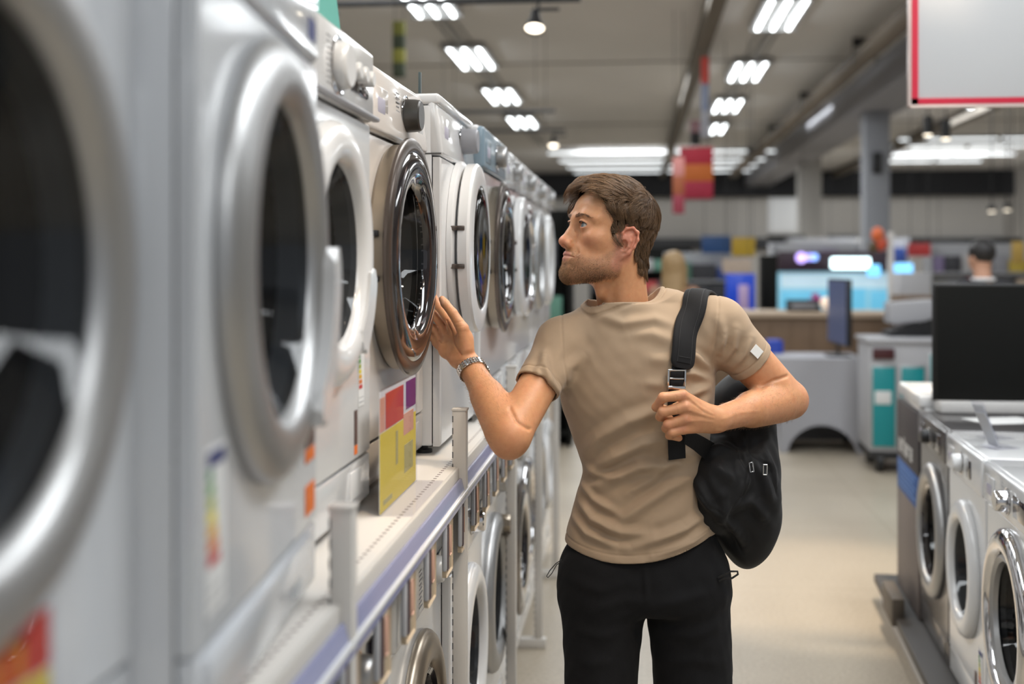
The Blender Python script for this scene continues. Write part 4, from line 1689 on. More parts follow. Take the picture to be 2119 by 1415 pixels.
def strands(paths, r0, r1):
    """many thin three-sided hairs as one mesh: paths is (n, steps, 3)"""
    n, s, _ = paths.shape
    t = np.gradient(paths, axis=1)
    t /= np.linalg.norm(t, axis=2)[:, :, None] + 1e-9
    ref = np.array([0.31, 0.52, 0.79])
    a = np.cross(t, ref)
    a /= np.linalg.norm(a, axis=2)[:, :, None] + 1e-9
    b = np.cross(t, a)
    rad = np.linspace(1, 0, s) ** 0.6
    r0 = np.asarray(r0) * np.ones(n)
    rr = r1 + (r0[:, None] - r1) * rad[None, :]
    ring = []
    for k in range(3):
        an = k * 2 * PI / 3
        ring.append(paths + (a * math.cos(an) + b * math.sin(an)) * rr[:, :, None])
    V = np.stack(ring, 2).reshape(-1, 3)
    base = (np.arange(n)[:, None] * s + np.arange(s - 1)[None, :]).reshape(-1) * 3
    f = []
    for k in range(3):
        k2 = (k + 1) % 3
        f.append(np.stack([base + k, base + k2, base + 3 + k2, base + 3 + k], 1))
    return V, np.concatenate(f)


# ================================================================ the man
MAN = Vector((-0.02, 2.82, 0.0))


def sstep(x, a, b):
    t = np.clip((x - a) / (b - a), 0, 1)
    return t * t * (3 - 2 * t)


def vnoise(p, s, seed=0):
    """cheap smooth noise from summed sines"""
    r = np.random.RandomState(seed)
    out = np.zeros(len(p))
    for _ in range(7):
        k = r.normal(size=3)
        k /= np.linalg.norm(k)
        out += np.sin((p @ k) * s * r.uniform(0.6, 1.7) + r.uniform(0, 6.3))
    return out / 3.0


# head frame: x to his left, y forward, z up; origin on the eye line
TH, PH = math.radians(62), math.radians(13)
_f = np.array([-math.sin(TH), -math.cos(TH), 0])
_l = np.cross([0, 0, 1], _f)
HFWD = _f * math.cos(PH) + np.array([0, 0, math.sin(PH)])
HUP = np.array([0, 0, math.cos(PH)]) - _f * math.sin(PH)
HR = np.stack([_l, HFWD, HUP], 1)
HO = np.array(P(1259, 482, 2.80))
HRf, HOf = HR.astype(np.float32), HO.astype(np.float32)


def H(f):
    return lambda p: f((p - HOf) @ HRf)


def hw(*q):
    return HO + HR @ np.array(q, float)


def L3(*v):
    return [float(x) for x in v]


body = Field()
sx = (-1, 1)
head_ops = []


def hadd(f, k=0.01):
    body.add(H(f), k)


def hcut(f, k=0.004):
    body.cut(H(f), k)


hadd(ell((0, -.020, .030), (.0765, .086, .088)), 0)
hadd(ell((0, .024, .036), (.065, .068, .062)), .03)
hadd(ell((0, .022, -.036), (.063, .052, .078)), .03)
for s in sx:
    hadd(ell((s * .041, .050, -.026), (.024, .026, .020)), .022)
    hadd(cone((s * .060, -.006, -.028), (s * .053, .000, -.080), .017, .016), .03)
    hadd(cone((s * .053, .000, -.080), (s * .016, .068, -.113), .0165, .018), .03)
    hadd(chain([(s * .050, .061, .017), (s * .028, .0805, .0190), (s * .006, .0855, .013)], [.009, .0105, .0085]), .014)
hadd(ell((0, .030, -.086), (.050, .052, .030)), .025)
hadd(ell((0, .060, -.072), (.037, .0325, .036)), .022)
hadd(ell((0, .0700, -.1125), (.026, .021, .018)), .018)
# eye sockets, nose
for s in sx:
    hcut(ell((s * .0315, .1015, -.003), (.0180, .0215, .0130)), .015)
hadd(cone((0, .0830, .012), (0, .1015, -.036), .0080, .0092), .015)
hadd(cone((0, .085, -.030), (0, .092, -.046), .014, .013), .012)
hadd(ell((0, .1065, -.0455), (.0118, .0115, .0105)), .010)
for s in sx:
    hadd(ell((s * .0140, .0960, -.0490), (.0072, .0110, .0085)), .006)
    hcut(ell((s * .0068, .1055, -.0565), (.0040, .0072, .0042)), .003)
    hcut(cone((s * .0205, .092, -.045), (s * .030, .080, -.066), .0018, .0012), .010)
# eyelids over the balls
EYEC = [(s * .0315, .0730, -.002) for s in sx]
for s, c in zip(sx, EYEC):
    hadd(sph(c, .0146), .009)
    hadd(chain([(s * .0215, .0850, .0036), (s * .0275, .0885, .0064), (s * .0355, .0880, .0064), (s * .0430, .0815, .0028)], [.0008, .0019, .0019, .0008]), .004)
    hcut(ell((s * .0325, .0885, -.0015), (.0146, .015, .0062)), .0020)
    hcut(ell((s * .0215, .0870, -.0030), (.0050, .008, .0022)), .002)
    hcut(sph(c, .0120), .0008)
# mouth
UL = chain([(-.0265, .0805, -.0760), (-.0130, .0905, -.0725), (-.003, .0938, -.0708), (.003, .0938, -.0708), (.0130, .0905, -.0725), (.0265, .0805, -.0760)],
           [.0020, .0038, .0045, .0045, .0038, .0020])
LL = chain([(-.0250, .0805, -.0785), (-.0120, .0890, -.0815), (0, .0915, -.0825), (.0120, .0890, -.0815), (.0250, .0805, -.0785)],
           [.0022, .0044, .0054, .0044, .0022])
hadd(UL, .004)
hadd(LL, .004)
hcut(chain([(-.0290, .0820, -.0775), (-.014, .0955, -.0762), (0, .0990, -.0766), (.014, .0955, -.0762), (.0290, .0820, -.0775)], [.0008, .0012, .0012, .0012, .0008]), .003)
hcut(ell((0, .1050, -.0975), (.020, .0125, .0055)), .010)
hcut(cone((0, .1035, -.0600), (0, .1030, -.0690), .0024, .0026), .006)


def ear(s):
    o = A3(s * .0750, -.009, -.024)
    u = nrm((s * -.36, .92, .16))
    v = nrm((s * .10, -.17, 1))
    w_ = nrm(np.cross(u, v)) * (1 if s > 0 else -1)
    if w_[0] * s < 0:
        w_ = -w_

    def q(a, b, c=0.0):
        return o + (u * a * 1.15 + v * b * 1.13 + w_ * c).astype(np.float32)
    R = np.stack([u, v, w_], 1).astype(np.float32)
    hadd(ell(q(-.004, .002, .002), (.0180, .0320, .0058), R), .008)
    hadd(ell(q(.002, 0, -.004), (.012, .022, .008), R), .010)
    hadd(chain([q(.0085, .003, .0035), q(.0125, .017, .0050), q(.0085, .0285, .0055), q(-.0030, .0340, .0060), q(-.0145, .0290, .0065), q(-.0200, .0150, .0070),
                q(-.0190, -.0010, .0065), q(-.0140, -.0150, .0050), q(-.0055, -.0270, .0035)], [.0022, .0030, .0034, .0036, .0038, .0036, .0033, .0032, .0030]), .0035)
    hadd(ell(q(.0020, -.0275, .0018), (.0100, .0100, .0050), R), .006)
    hcut(chain([q(.006, .020, .0080), q(-.003, .0265, .0085), q(-.012, .0215, .0090), q(-.0150, .008, .0095), q(-.0135, -.006, .0090)], [.0034, .0036, .0036, .0032, .0026]), .003)
    hcut(ell(q(.0010, -.0050, .0085), (.0088, .0125, .0078), R), .003)
    hadd(chain([q(-.0015, .0160, .0050), q(-.0085, .0080, .0060), q(-.0095, -.0040, .0060), q(-.0060, -.0140, .0055), q(.0020, -.0180, .0050)], [.0022, .0030, .0032, .0030, .0026]), .003)
    hadd(ell(q(.0105, -.0060, .0050), (.0040, .0058, .0042), R), .003)


for s in sx:
    ear(s)

# neck and shoulders
NK0 = hw(0, -.030, -.050)
NK1 = np.array(P(1296, 668, 2.84))
SHR = np.array(P(1163, 708, 2.80))      # his right shoulder joint
SHL = np.array(P(1485, 674, 2.82))
NKI = len(body.ops)
body.add(cone(NK0, NK1, .060, .058), .03)
body.add(cone(hw(.058, -.026, -.045), np.array(P(1286, 650, 2.768)), .013, .010), .016)
body.add(cone(hw(-.058, -.026, -.045), np.array(P(1266, 650, 2.768)), .013, .010), .016)
body.add(cone(np.array(P(1288, 560, 2.805)), np.array(P(1286, 640, 2.805)), .040, .040), .03)
body.add(ell(np.array(P(1243, 600, 2.766)), (.011, .012, .018)), .022)
for sh, o in ((SHR, -1), (SHL, 1)):
    body.add(cone(NK1 + A3(0, .01, -.015), sh + A3(-o * .03, .01, -.02), .030, .030), .03)
TZ = [.84, .93, 1.02, 1.12, 1.22, 1.32, 1.40, 1.45]
TCX = [P(1334, 1200, 2.84).x, P(1332, 1120, 2.84).x, P(1330, 1050, 2.84).x, P(1330, 960, 2.84).x, P(1322, 880, 2.84).x, P(1322, 790, 2.84).x, P(1320, 700, 2.84).x, P(1318, 660, 2.84).x]
body.add(loft(TZ, TCX, [2.83] * 8, [.140, .130, .115, .118, .138, .150, .130, .08], [.085, .080, .078, .086, .096, .10, .08, .05], 2.3), .04)

# his right arm, reaching to the door
ELR = np.array(P(1056, 900, 2.625))
WRR = np.array(P(975, 762, 2.770))
body.add(cone(SHR, ELR, .0445, .0445), .02)
body.add(cone(ELR, WRR, .044, .0275), .015)
body.add(cone(ELR * .88 + WRR * .12, ELR * .45 + WRR * .55, .047, .036), .02)
body.add(sph(ELR + A3(-.004, .004, -.022), .030), .02)
# his left arm, folded to the strap
ELL_ = np.array(P(1628, 826, 2.900))
WRL = np.array(P(1482, 868, 2.690))
body.add(cone(SHL, ELL_, .056, .046), .03)
body.add(cone(ELL_, WRL, .043, .027), .012)
body.add(cone(ELL_ * .85 + WRL * .15, ELL_ * .5 + WRL * .5, .047, .040), .02)
body.add(sph(ELL_ + A3(.012, .004, -.004), .034), .02)


def hand(wr, fwd, palmn, fingers, thumb, spread_w=.040, plen=.088):
    """palm from the wrist along fwd; palmn is the normal out of the palm; fingers = point chains"""
    fwd = nrm(fwd)
    palmn = nrm(palmn - fwd * np.dot(palmn, fwd))
    side = np.cross(palmn, fwd)
    R = np.stack([side, fwd, palmn], 1).astype(np.float32)
    return R


def frame(fwd, palmn):
    fwd = nrm(fwd)
    palmn = np.array(palmn, float)
    palmn = nrm(palmn - fwd * np.dot(palmn, fwd))
    side = np.cross(fwd, palmn)
    return np.stack([side, fwd, palmn], 1)


# --- right hand: palm to the camera, fingers going up and behind the door rim
KR = [np.array(q) for q in (P(928, 662, 2.815), P(915, 672, 2.838), P(905, 688, 2.852), P(899, 706, 2.856))]   # index .. little knuckle
hand_r = []
body.add(cone(WRR, WRR * .5 + np.array(P(940, 712, 2.80)) * .5, .0275, .030, ((.2, 1, .1), 1.25)), .012)
pal = [(P(962, 742, 2.777), P(934, 672, 2.808), .019, .0130), (P(955, 742, 2.785), P(919, 680, 2.830), .019, .0135),
       (P(950, 745, 2.790), P(909, 694, 2.845), .018, .0125), (P(945, 742, 2.790), P(903, 708, 2.850), .018, .0118)]
for a, b, ra, rb in pal:
    body.add(cone(np.array(a), np.array(b), ra, rb), .010)
body.add(ell(np.array(P(962, 706, 2.775)), (.021, .017, .030)), .014)      # thumb mound
body.add(ell(np.array(P(922, 722, 2.815)), (.016, .014, .020)), .012)
# fingers: index, middle, ring, little
FRA = [
    [P(930, 666, 2.815), P(908, 634, 2.842), P(893, 608, 2.846), P(884, 596, 2.836)],
    [P(915, 672, 2.835), P(894, 646, 2.862), P(876, 630, 2.862), P(866, 622, 2.850)],
    [P(906, 688, 2.848), P(885, 668, 2.872), P(868, 656, 2.870), P(858, 650, 2.858)],
    [P(901, 704, 2.852), P(884, 690, 2.870), P(870, 682, 2.868), P(862, 678, 2.858)],
]
for ch, r in zip(FRA, (.0098, .0100, .0096, .0085)):
    body.add(chain([np.array(q) for q in ch], [r * 1.12, r, r * .92, r * .80]), .003)
THR = [P(964, 720, 2.770), P(957, 680, 2.765), P(937, 648, 2.770), P(921, 628, 2.778), P(915, 619, 2.783)]
body.add(chain([np.array(q) for q in THR], [.0180, .0145, .0112, .0102, .0080]), .006)
# --- left hand: fist closed round the strap
KL = [P(1413, 818, 2.645), P(1418, 842, 2.640), P(1418, 866, 2.643), P(1414, 888, 2.650)]
body.add(cone(WRL, np.array(P(1450, 862, 2.672)), .0270, .029, ((0, 1, 0), 1.25)), .012)
for a, b, ra, rb in ((P(1470, 856, 2.684), KL[0], .017, .0118), (P(1470, 864, 2.680), KL[1], .017, .0125), (P(1470, 874, 2.682), KL[2], .016, .0120), (P(1468, 880, 2.686), KL[3], .015, .0110)):
    body.add(cone(np.array(a), np.array(b), ra, rb), .011)
for k, (x1, x2, y1, y2, rr) in enumerate(((1372, 1358, 822, 842, .0105), (1372, 1366, 852, 862, .0108), (1382, 1378, 878, 886, .0102), (1390, 1385, 895, 901, .0092))):
    k0 = np.array(KL[k])
    body.add(chain([k0, np.array(P(x1, y1, 2.632 + .003 * k)), np.array(P(x2, y2, 2.655)), np.array(P(x2 + 20, y2 + 5, 2.670))], [rr * 1.18, rr, rr * .92, rr * .85]), .0035)
# his thumb closes from behind the strap under the index finger
body.add(chain([np.array(q) for q in (P(1440, 852, 2.684), P(1412, 838, 2.688), P(1392, 846, 2.682))], [.015, .012, .010]), .004)

# legs down to the floor
HPX = P(1334, 1200, 2.84).x
for s, kx, yy in ((-1, P(1243, 1400, 2.80).x, 2.80), (1, P(1432, 1400, 2.86).x, 2.86)):
    hip = A3(HPX + s * .095, 2.84, .88)
    knee = A3(kx, yy, .50)
    ank = A3(kx + s * .01, yy + .03, .09)
    body.add(cone(hip, knee, .088, .058), .05)
    body.add(cone(knee, ank, .054, .036), .03)
    body.add(ell(knee * .7 + ank * .3 + A3(0, .02, 0), (.052, .056, .11)), .03)
    body.add(cone(ank, ank + A3(0, -.14, -.045), .036, .026), .02)


def skin_cols(v, nh):
    """tint per vertex: skin, lips, ears, beard shadow"""
    p = v.astype(np.float32)
    h = (p - HOf) @ HRf
    col = np.tile(np.array([.66, .335, .175]), (len(v), 1))
    n = vnoise(v, 60, 3)
    col *= (1 + .03 * n)[:, None]
    red = np.array([.62, .25, .165])
    lip = np.array([.56, .235, .19])

    def mixc(c, w_):
        col[:] = col * (1 - w_[:, None]) + c * w_[:, None]
    inh = (h[:, 2] > -.17) & (np.abs(h[:, 0]) < .11) & (np.abs(h[:, 1]) < .14)
    for s in sx:
        mixc(red, inh * .55 * np.exp(-(((h - A3(s * .045, .06, -.035)) / A3(.022, .03, .018)) ** 2).sum(1)))
        mixc(red, inh * .8 * sstep(np.abs(h[:, 0]), .071, .080) * (h[:, 1] < .02))
        mixc(np.array([.46, .20, .15]), inh * .5 * np.exp(-(((h - A3(s * .031, .086, -.003)) / A3(.018, .02, .012)) ** 2).sum(1)))
    mixc(red, inh * .75 * np.exp(-(((h - A3(0, .112, -.046)) / A3(.020, .014, .014)) ** 2).sum(1)))
    mixc(np.array([.34, .18, .11]), inh * .40 * beard_w(h))
    mixc(np.array([.06, .035, .025]), inh * .9 * lash_w(h))
    lw = np.clip(1 - np.minimum(UL(h.astype(np.float32)), LL(h.astype(np.float32))) / .0018, 0, 1)
    mixc(lip, inh * (h[:, 1] > .07) * np.clip(lw, 0, 1) * .9)
    mixc(red, (1 - inh) * .10 * (n > 0))
    nail = np.array(P(914, 622, 2.770))
    mixc(np.array([.72, .46, .34]), np.clip(1.5 - (np.linalg.norm((v - nail) / np.array([.0062, .012, .0085]), axis=1)), 0, .6))
    for kx_, ky_ in ((1415, 818), (1420, 842), (1420, 866), (1416, 888), (1366, 828), (1370, 856), (1380, 880)):
        c_ = np.array(P(kx_, ky_, 2.635))
        mixc(red, .45 * np.exp(-(np.linalg.norm((v - c_) / .011, axis=1)) ** 2))
    c_ = np.array(P(1668, 830, 2.90))
    mixc(red, .5 * np.exp(-(np.linalg.norm((v - c_) / .03, axis=1)) ** 2))
    return np.clip(col, 0, 1)


def lash_w(h):
    out = np.zeros(len(h))
    for s in sx:
        d = chain([(s * .0205, .0850, .0000), (s * .0260, .0885, .0042), (s * .0345, .0885, .0046), (s * .0445, .0800, .0000)], [.0, .0, .0, .0])(h.astype(np.float32))
        out = np.maximum(out, np.clip(1.6 - d / .0011, 0, 1) * (h[:, 2] > -.001))
    return out


def beard_w(h):
    """how bearded the skin is, in head coordinates"""
    x, y, z = h[:, 0], h[:, 1], h[:, 2]
    ax_ = np.abs(x)
    # upper edge: from the sideburn down across the cheek to the corner of the mouth
    edge = np.interp(y, [-.02, .01, .04, .065, .085, .11], [-.012, -.035, -.064, -.070, -.058, -.058])
    w_ = sstep(edge - z, -.004, .012)
    # lower edge: under the jaw
    low = np.interp(y, [-.02, .02, .06, .10], [-.100, -.118, -.130, -.150])
    w_ = w_ * sstep(z - low, -.006, .008)
    w_ = w_ * sstep(y, -.022, -.006)
    # moustache, keep lips clear
    hh = h.astype(np.float32)
    lipd = np.minimum(UL(hh), LL(hh))
    w_ = w_ * sstep(lipd, .0015, .004)
    w_ = w_ * (1 - .75 * np.exp(-((ax_ - .014) / .008) ** 2 - ((z + .097) / .006) ** 2) * (y > .07))
    return w_


def body_mesh():
    parts = []
    c = HO
    parts.append((np.array([c[0] - .15, c[1] - .155, c[2] - .26]), np.array([c[0] + .15, c[1] + .16, c[2] + .145]), .00135))
    a = np.array([min(WRR[0], KR[3][0]) - .06, 2.53, 1.08])
    parts.append((a, np.array([SHR[0] + .03, 2.92, 1.53]), .0020))
    parts.append((np.array([P(1345, 850, 2.64).x, 2.58, 1.12]), np.array([ELL_[0] + .07, 3.0, 1.42]), .0020))
    parts.append((np.array([-.35, 2.6, .0]), np.array([.45, 3.05, 1.60]), .008))
    V, Q, o = [], [], 0
    for i, (lo, hi, hh) in enumerate(parts):
        v, q = mesh_field(body, lo, hi, hh)
        v = relax(v, q, 1, .35)
        # open the cut edges of a box under the clothes: drop rings lying on the box faces
        m = np.all((v > lo + hh * 1.5) & (v < hi - hh * 1.5), axis=1)
        if i == 3:     # the coarse piece stays below the clothes and the shorts
            m &= (((v[:, 2] < 1.40) & (v[:, 0] > SHR[0]) & (v[:, 0] < SHL[0] - .01)) | (v[:, 2] < .8)) & ((v[:, 1] > 2.69) | (v[:, 2] < .8))
        keep = m[q].all(1)
        q = q[keep]
        used = np.unique(q)
        remap = np.full(len(v), -1)
        remap[used] = np.arange(len(used))
        V.append(v[used])
        Q.append(remap[q] + o)
        o += len(used)
    return np.concatenate(V), np.concatenate(Q)


def skin_mat(name='skin'):
    m, nt, b = nodes_mat(name)
    at = nt.nodes.new('ShaderNodeAttribute')
    at.attribute_name = 'tint'
    tc = nt.nodes.new('ShaderNodeTexCoord')
    n = nt.nodes.new('ShaderNodeTexNoise')
    n.inputs['Scale'].default_value = 90
    n.inputs['Detail'].default_value = 5
    nt.links.new(tc.outputs['Object'], n.inputs['Vector'])
    mx = nt.nodes.new('ShaderNodeMix')
    mx.data_type = 'RGBA'
    mx.blend_type = 'MULTIPLY'
    mx.inputs[0].default_value = 0.35
    rp = nt.nodes.new('ShaderNodeValToRGB')
    rp.color_ramp.elements[0].position = .3
    rp.color_ramp.elements[0].color = (.78, .66, .60, 1)
    rp.color_ramp.elements[1].position = .7
    rp.color_ramp.elements[1].color = (1, 1, 1, 1)
    nt.links.new(n.outputs[0], rp.inputs[0])
    nt.links.new(at.outputs['Color'], mx.inputs[6])
    nt.links.new(rp.outputs[0], mx.inputs[7])
    nt.links.new(mx.outputs[2], b.inputs['Base Color'])
    b.inputs['Roughness'].default_value = .47
    b.inputs['Specular IOR Level'].default_value = .42
    b.inputs['Subsurface Weight'].default_value = .35
    b.inputs['Subsurface Radius'].default_value = (1, .35, .2)
    b.inputs['Subsurface Scale'].default_value = .006
    n2 = nt.nodes.new('ShaderNodeTexNoise')
    n2.inputs['Scale'].default_value = 420
    n2.inputs['Detail'].default_value = 3
    nt.links.new(tc.outputs['Object'], n2.inputs['Vector'])
    bp = nt.nodes.new('ShaderNodeBump')
    bp.inputs['Strength'].default_value = .25
    bp.inputs['Distance'].default_value = .001
    nt.links.new(n2.outputs[0], bp.inputs['Height'])
    nt.links.new(bp.outputs[0], b.inputs['Normal'])
    return m


man = thing('person', 'bearded man in a beige t-shirt and black shorts reaching for a washer door', 'person', MAN)
MO = np.array(MAN)
_v, _q = body_mesh()


def lines_disp(v, n, lines, ymax):
    """creases, veins and tendons along short lines on the side towards the aisle camera"""
    d = np.zeros(len(v))
    m = np.where(v[:, 1] < ymax)[0]
    pv = v[m][:, [0, 2]]
    fr = sstep(-n[m, 1], .0, .4)
    for pts, amp, wd_, Y in lines:
        q = np.array([[P(a, b, Y).x, P(a, b, Y).z] for a, b in pts])
        best = np.full(len(m), 9.)
        for i in range(len(q) - 1):
            ab = q[i + 1] - q[i]
            t = np.clip(((pv - q[i]) @ ab) / (ab @ ab), 0, 1)
            best = np.minimum(best, np.linalg.norm(pv - (q[i] + t[:, None] * ab), axis=1))
        d[m] += amp * np.exp(-(best / wd_) ** 2) * fr
    return d


HLINES = [([(921, 664), (934, 686), (941, 712), (957, 732)], -.0022, .0022, 2.78), ([(904, 694), (918, 690), (932, 694)], -.0012, .0016, 2.80),
          ([(903, 706), (915, 712), (930, 706)], -.0012, .0016, 2.80), ([(942, 668), (958, 664)], -.0010, .0014, 2.77), ([(943, 676), (962, 673)], -.0009, .0012, 2.77),
          ([(944, 686), (966, 684)], -.0008, .0012, 2.77), ([(926, 642), (938, 636)], -.0007, .0012, 2.77),
          ([(945, 748), (975, 742)], -.0009, .0016, 2.77),
          ([(1424, 820), (1450, 842), (1474, 856)], .0010, .0030, 2.66), ([(1424, 845), (1452, 856), (1476, 864)], .0012, .0030, 2.66),
          ([(1424, 868), (1450, 868), (1474, 872)], .0010, .0030, 2.66), ([(1432, 832), (1455, 850)], -.0008, .0024, 2.66), ([(1432, 857), (1456, 862)], -.0008, .0024, 2.66),
          ([(1398, 817), (1401, 829)], -.0008, .0014, 2.64), ([(1400, 843), (1402, 855)], -.0008, .0014, 2.64), ([(1402, 868), (1404, 880)], -.0008, .0014, 2.64),
          ([(1490, 858), (1530, 850), (1570, 852)], .0008, .0040, 2.74), ([(1478, 882), (1520, 884), (1560, 876)], .0008, .0040, 2.74),
          ([(1058, 842), (1075, 868), (1098, 884)], -.0035, .0040, 2.64), ([(1570, 800), (1600, 786), (1630, 779)], -.0040, .0040, 2.84)]
_n0 = vnormals(_v, _q)
_v = _v + _n0 * lines_disp(_v, _n0, HLINES, 2.95)[:, None]
_bm = np_mesh('body', _v - MO, _q, skin_mat(), skin_cols(_v, 0))
_bo = bpy.data.objects.new('body', _bm)
C.objects.link(_bo)
_bo.parent = man
SKV, SKQ = _v, _q
SKN = vnormals(_v, _q)

# eyes
m_eyew = mat('eye_white', (.55, .50, .47), .12, coat=1)
m_iris = mat('iris_blue_grey', (.17, .235, .265), .15, coat=1)
m_pupil = mat('pupil', (.008, .008, .01), .08, coat=1)
GAZE = nrm(HFWD * 1.0 + _l * .14 + HUP * .03)
for c in EYEC:
    cw = hw(*c)
    bm = B()
    bmesh.ops.create_uvsphere(bm, u_segments=40, v_segments=40, radius=.0122)
    Rq = Vector(GAZE).to_track_quat('Z', 'Y').to_matrix().to_4x4()
    for f in bm.faces:
        z = f.calc_center_median().z / .0122
        f.material_index = 2 if z > math.cos(.21) else (1 if z > math.cos(.50) else 0)
    for v in bm.verts:      # the cornea stands out a little
        z = v.co.z / .0122
        if z > .86:
            v.co *= 1 + .045 * (z - .86) / .14
    bmesh.ops.transform(bm, matrix=Matrix.Translation(cw - MO) @ Rq, verts=bm.verts)
    obj('eye', bm, [m_eyew, m_iris, m_pupil], man, ang=None)

# lashes along the upper lids
for s in sx:
    pl = []
    for x in np.linspace(.0200, .0452, 12):
        z = -.0015 + .0062 * math.sqrt(max(0, 1 - ((x - .0325) / .0137) ** 2)) + .0002
        y = .0960
        for _k in range(60):
            d_ = float(body.ev(hw(s * x, y, z)[None].astype(np.float32))[0])
            if d_ < .0004:
                break
            y -= max(d_ * .6, .0002)
        pl.append(hw(s * x, y, z) - MO)
    bm = B()
    tube(bm, pl, [.0003] + [.00075] * 10 + [.0003], 6)
    obj('eyelashes', bm, mat('lash_brown', (.03, .018, .012), .7), man)


# ---------------------------------------------------------------- hair and beard
def tint_mat(name, rough=.45, spec=.4, mult=1.0):
    m, nt, b = nodes_mat(name)
    at = nt.nodes.new('ShaderNodeAttribute')
    at.attribute_name = 'tint'
    nt.links.new(at.outputs['Color'], b.inputs['Base Color'])
    b.inputs['Roughness'].default_value = rough
    b.inputs['Specular IOR Level'].default_value = spec
    return m


m_hair = tint_mat('brown_hair', .42, .5)
hd = (SKV.astype(np.float32) - HOf) @ HRf
onh = (hd[:, 2] > -.16) & (np.abs(hd[:, 0]) < .12) & (np.abs(hd[:, 1]) < .15)


def hairline(h):
    """1 where scalp hair grows"""
    x, y, z = np.abs(h[:, 0]), h[:, 1], h[:, 2]
    # front limit of y as a function of height
    fy = np.interp(z, [-.115, -.08, -.045, -.03, -.015, .00, .02, .04, .055, .070, .09, .13],
                   [-.075, -.060, -.048, .010, .024, .030, .034, .046, .056, .070, .082, .10])
    fy = fy + .0035 * vnoise(h, 170, 9)
    # temples recede a little towards the middle of the brow
    w_ = sstep(fy - y, -.004, .004)
    # around the ear
    near = (((y + .010) / .029) ** 2 + ((z + .024) / .044) ** 2) < 1
    w_ = np.where(near & (x > .050), 0, w_)
    burn = (y > .004) & (y < .020) & (z < .01) & (z > -.040) & (x > .05)
    w_ = np.where(burn, .30 * sstep(z, -.042, -.01), w_)
    w_ = w_ * ((y > -.13) & (z > -.118) & (x < .0815))
    w_ = w_ * sstep(z - np.interp(y, [-.12, -.05, .0], [-.080, -.084, -.05]), -.002, .01)
    return w_


def sample_on_skin(mask_w, n, seed):
    r = np.random.RandomState(seed)
    ids = np.where(onh)[0]
    w_ = mask_w(hd[ids])
    ids, w_ = ids[w_ > .02], w_[w_ > .02]
    pick = r.choice(ids, n, p=w_ / w_.sum())
    return pick


def head_sdf_world(p):
    return body.ev(p.astype(np.float32), HOPS)


HOPS = body.ops[:22] + body.ops[NKI:NKI + 7]          # skull, face and jaw only


def hgrad(p):
    e = .002
    g = np.stack([head_sdf_world(p + np.array(d)) - head_sdf_world(p - np.array(d)) for d in ((e, 0, 0), (0, e, 0), (0, 0, e))], 1)
    return g / (np.linalg.norm(g, axis=1)[:, None] + 1e-9)


def grow(pick, flow, height, length, steps, clump_n, clump_s, seed, jitter=.10, wave=.0026):
    r = np.random.RandomState(seed)
    root = SKV[pick]
    h0 = (root - HO) @ HR
    n = len(pick)
    L = length(h0) * r.uniform(.8, 1.15, n)
    st = L / (steps - 1)
    nrm0 = SKN[pick]
    hgt = height(h0) * r.uniform(.55, 1.0, n)
    p = root + nrm0 * (hgt * .45)[:, None]
    path = [p.copy()]
    jit = r.normal(size=(n, 3)) * jitter
    dcur = nrm0.copy()
    for k in range(1, steps):
        t = k / (steps - 1)
        h = (p - HO) @ HR
        fl = flow(h, h0) @ HR.T + jit
        fl /= np.linalg.norm(fl, axis=1)[:, None] + 1e-9
        dcur = dcur * .45 + fl * .55
        dcur /= np.linalg.norm(dcur, axis=1)[:, None] + 1e-9
        p = p + dcur * st[:, None]
        g = hgrad(p)
        d = head_sdf_world(p)
        tgt = hgt * (.45 + .55 * (1 - (1 - t) ** 2.2)) * (1 - .25 * t ** 3)
        p = p + g * ((tgt - d) * .75)[:, None]
        path.append(p.copy())
    path = np.stack(path, 1)
    wv = np.sin(np.linspace(0, 1, steps)[None, :] * 5.5 + vnoise(root, 40, 77)[:, None] * 2.5)
    sidev = np.cross(hgrad(root), np.array([0, 0, 1.0]))
    path = path + sidev[:, None, :] * (wv * wave * np.linspace(0, 1, steps)[None, :])[:, :, None]
    if clump_n:
        cp = r.choice(n, clump_n, replace=False)
        # nearest guide by root
        best = np.zeros(n, int)
        bd = np.full(n, 1e9)
        for j, c in enumerate(cp):
            d = ((root - root[c]) ** 2).sum(1)
            m = d < bd
            best[m] = c
            bd[m] = d[m]
        tt = np.linspace(0, 1, steps)[None, :, None]
        path = path * (1 - clump_s * tt ** 1.3) + path[best] * clump_s * tt ** 1.3
    return path


def hair_flow(h, h0):
    x, y, z = h[:, 0], h[:, 1], h[:, 2]
    top = sstep(h0[:, 2], .045, .085)
    front = sstep(y, -.05, .06)
    f = np.zeros_like(h)
    # on top: forward, swept to his right, falling over the brow at the end
    ft = np.stack([-.38 - .15 * front, .95 - .1 * front, .20 - .62 * sstep(y, .078, .118)], 1)
    # behind the crown: down and back
    fb = np.stack([x * 3, -.35 + 0 * y, -.95 + 0 * y], 1)
    bk = sstep(-h0[:, 1], .035, .07)
    ft = ft * (1 - bk)[:, None] + fb * bk[:, None]
    # sides: down and a little back
    fs = np.stack([np.sign(h0[:, 0]) * .05, -.38 + .0 * y, -.92 + 0 * y], 1)
    f = ft * top[:, None] + fs * (1 - top)[:, None]
    return f


def hair_h(h0):
    top = sstep(h0[:, 2], .03, .085)
    return .007 + .019 * top * sstep(h0[:, 1], -.09, -.04) + .016 * top * sstep(h0[:, 1], -.02, .06) + .006 * sstep(-h0[:, 1], .04, .08) * (h0[:, 2] > -.05)


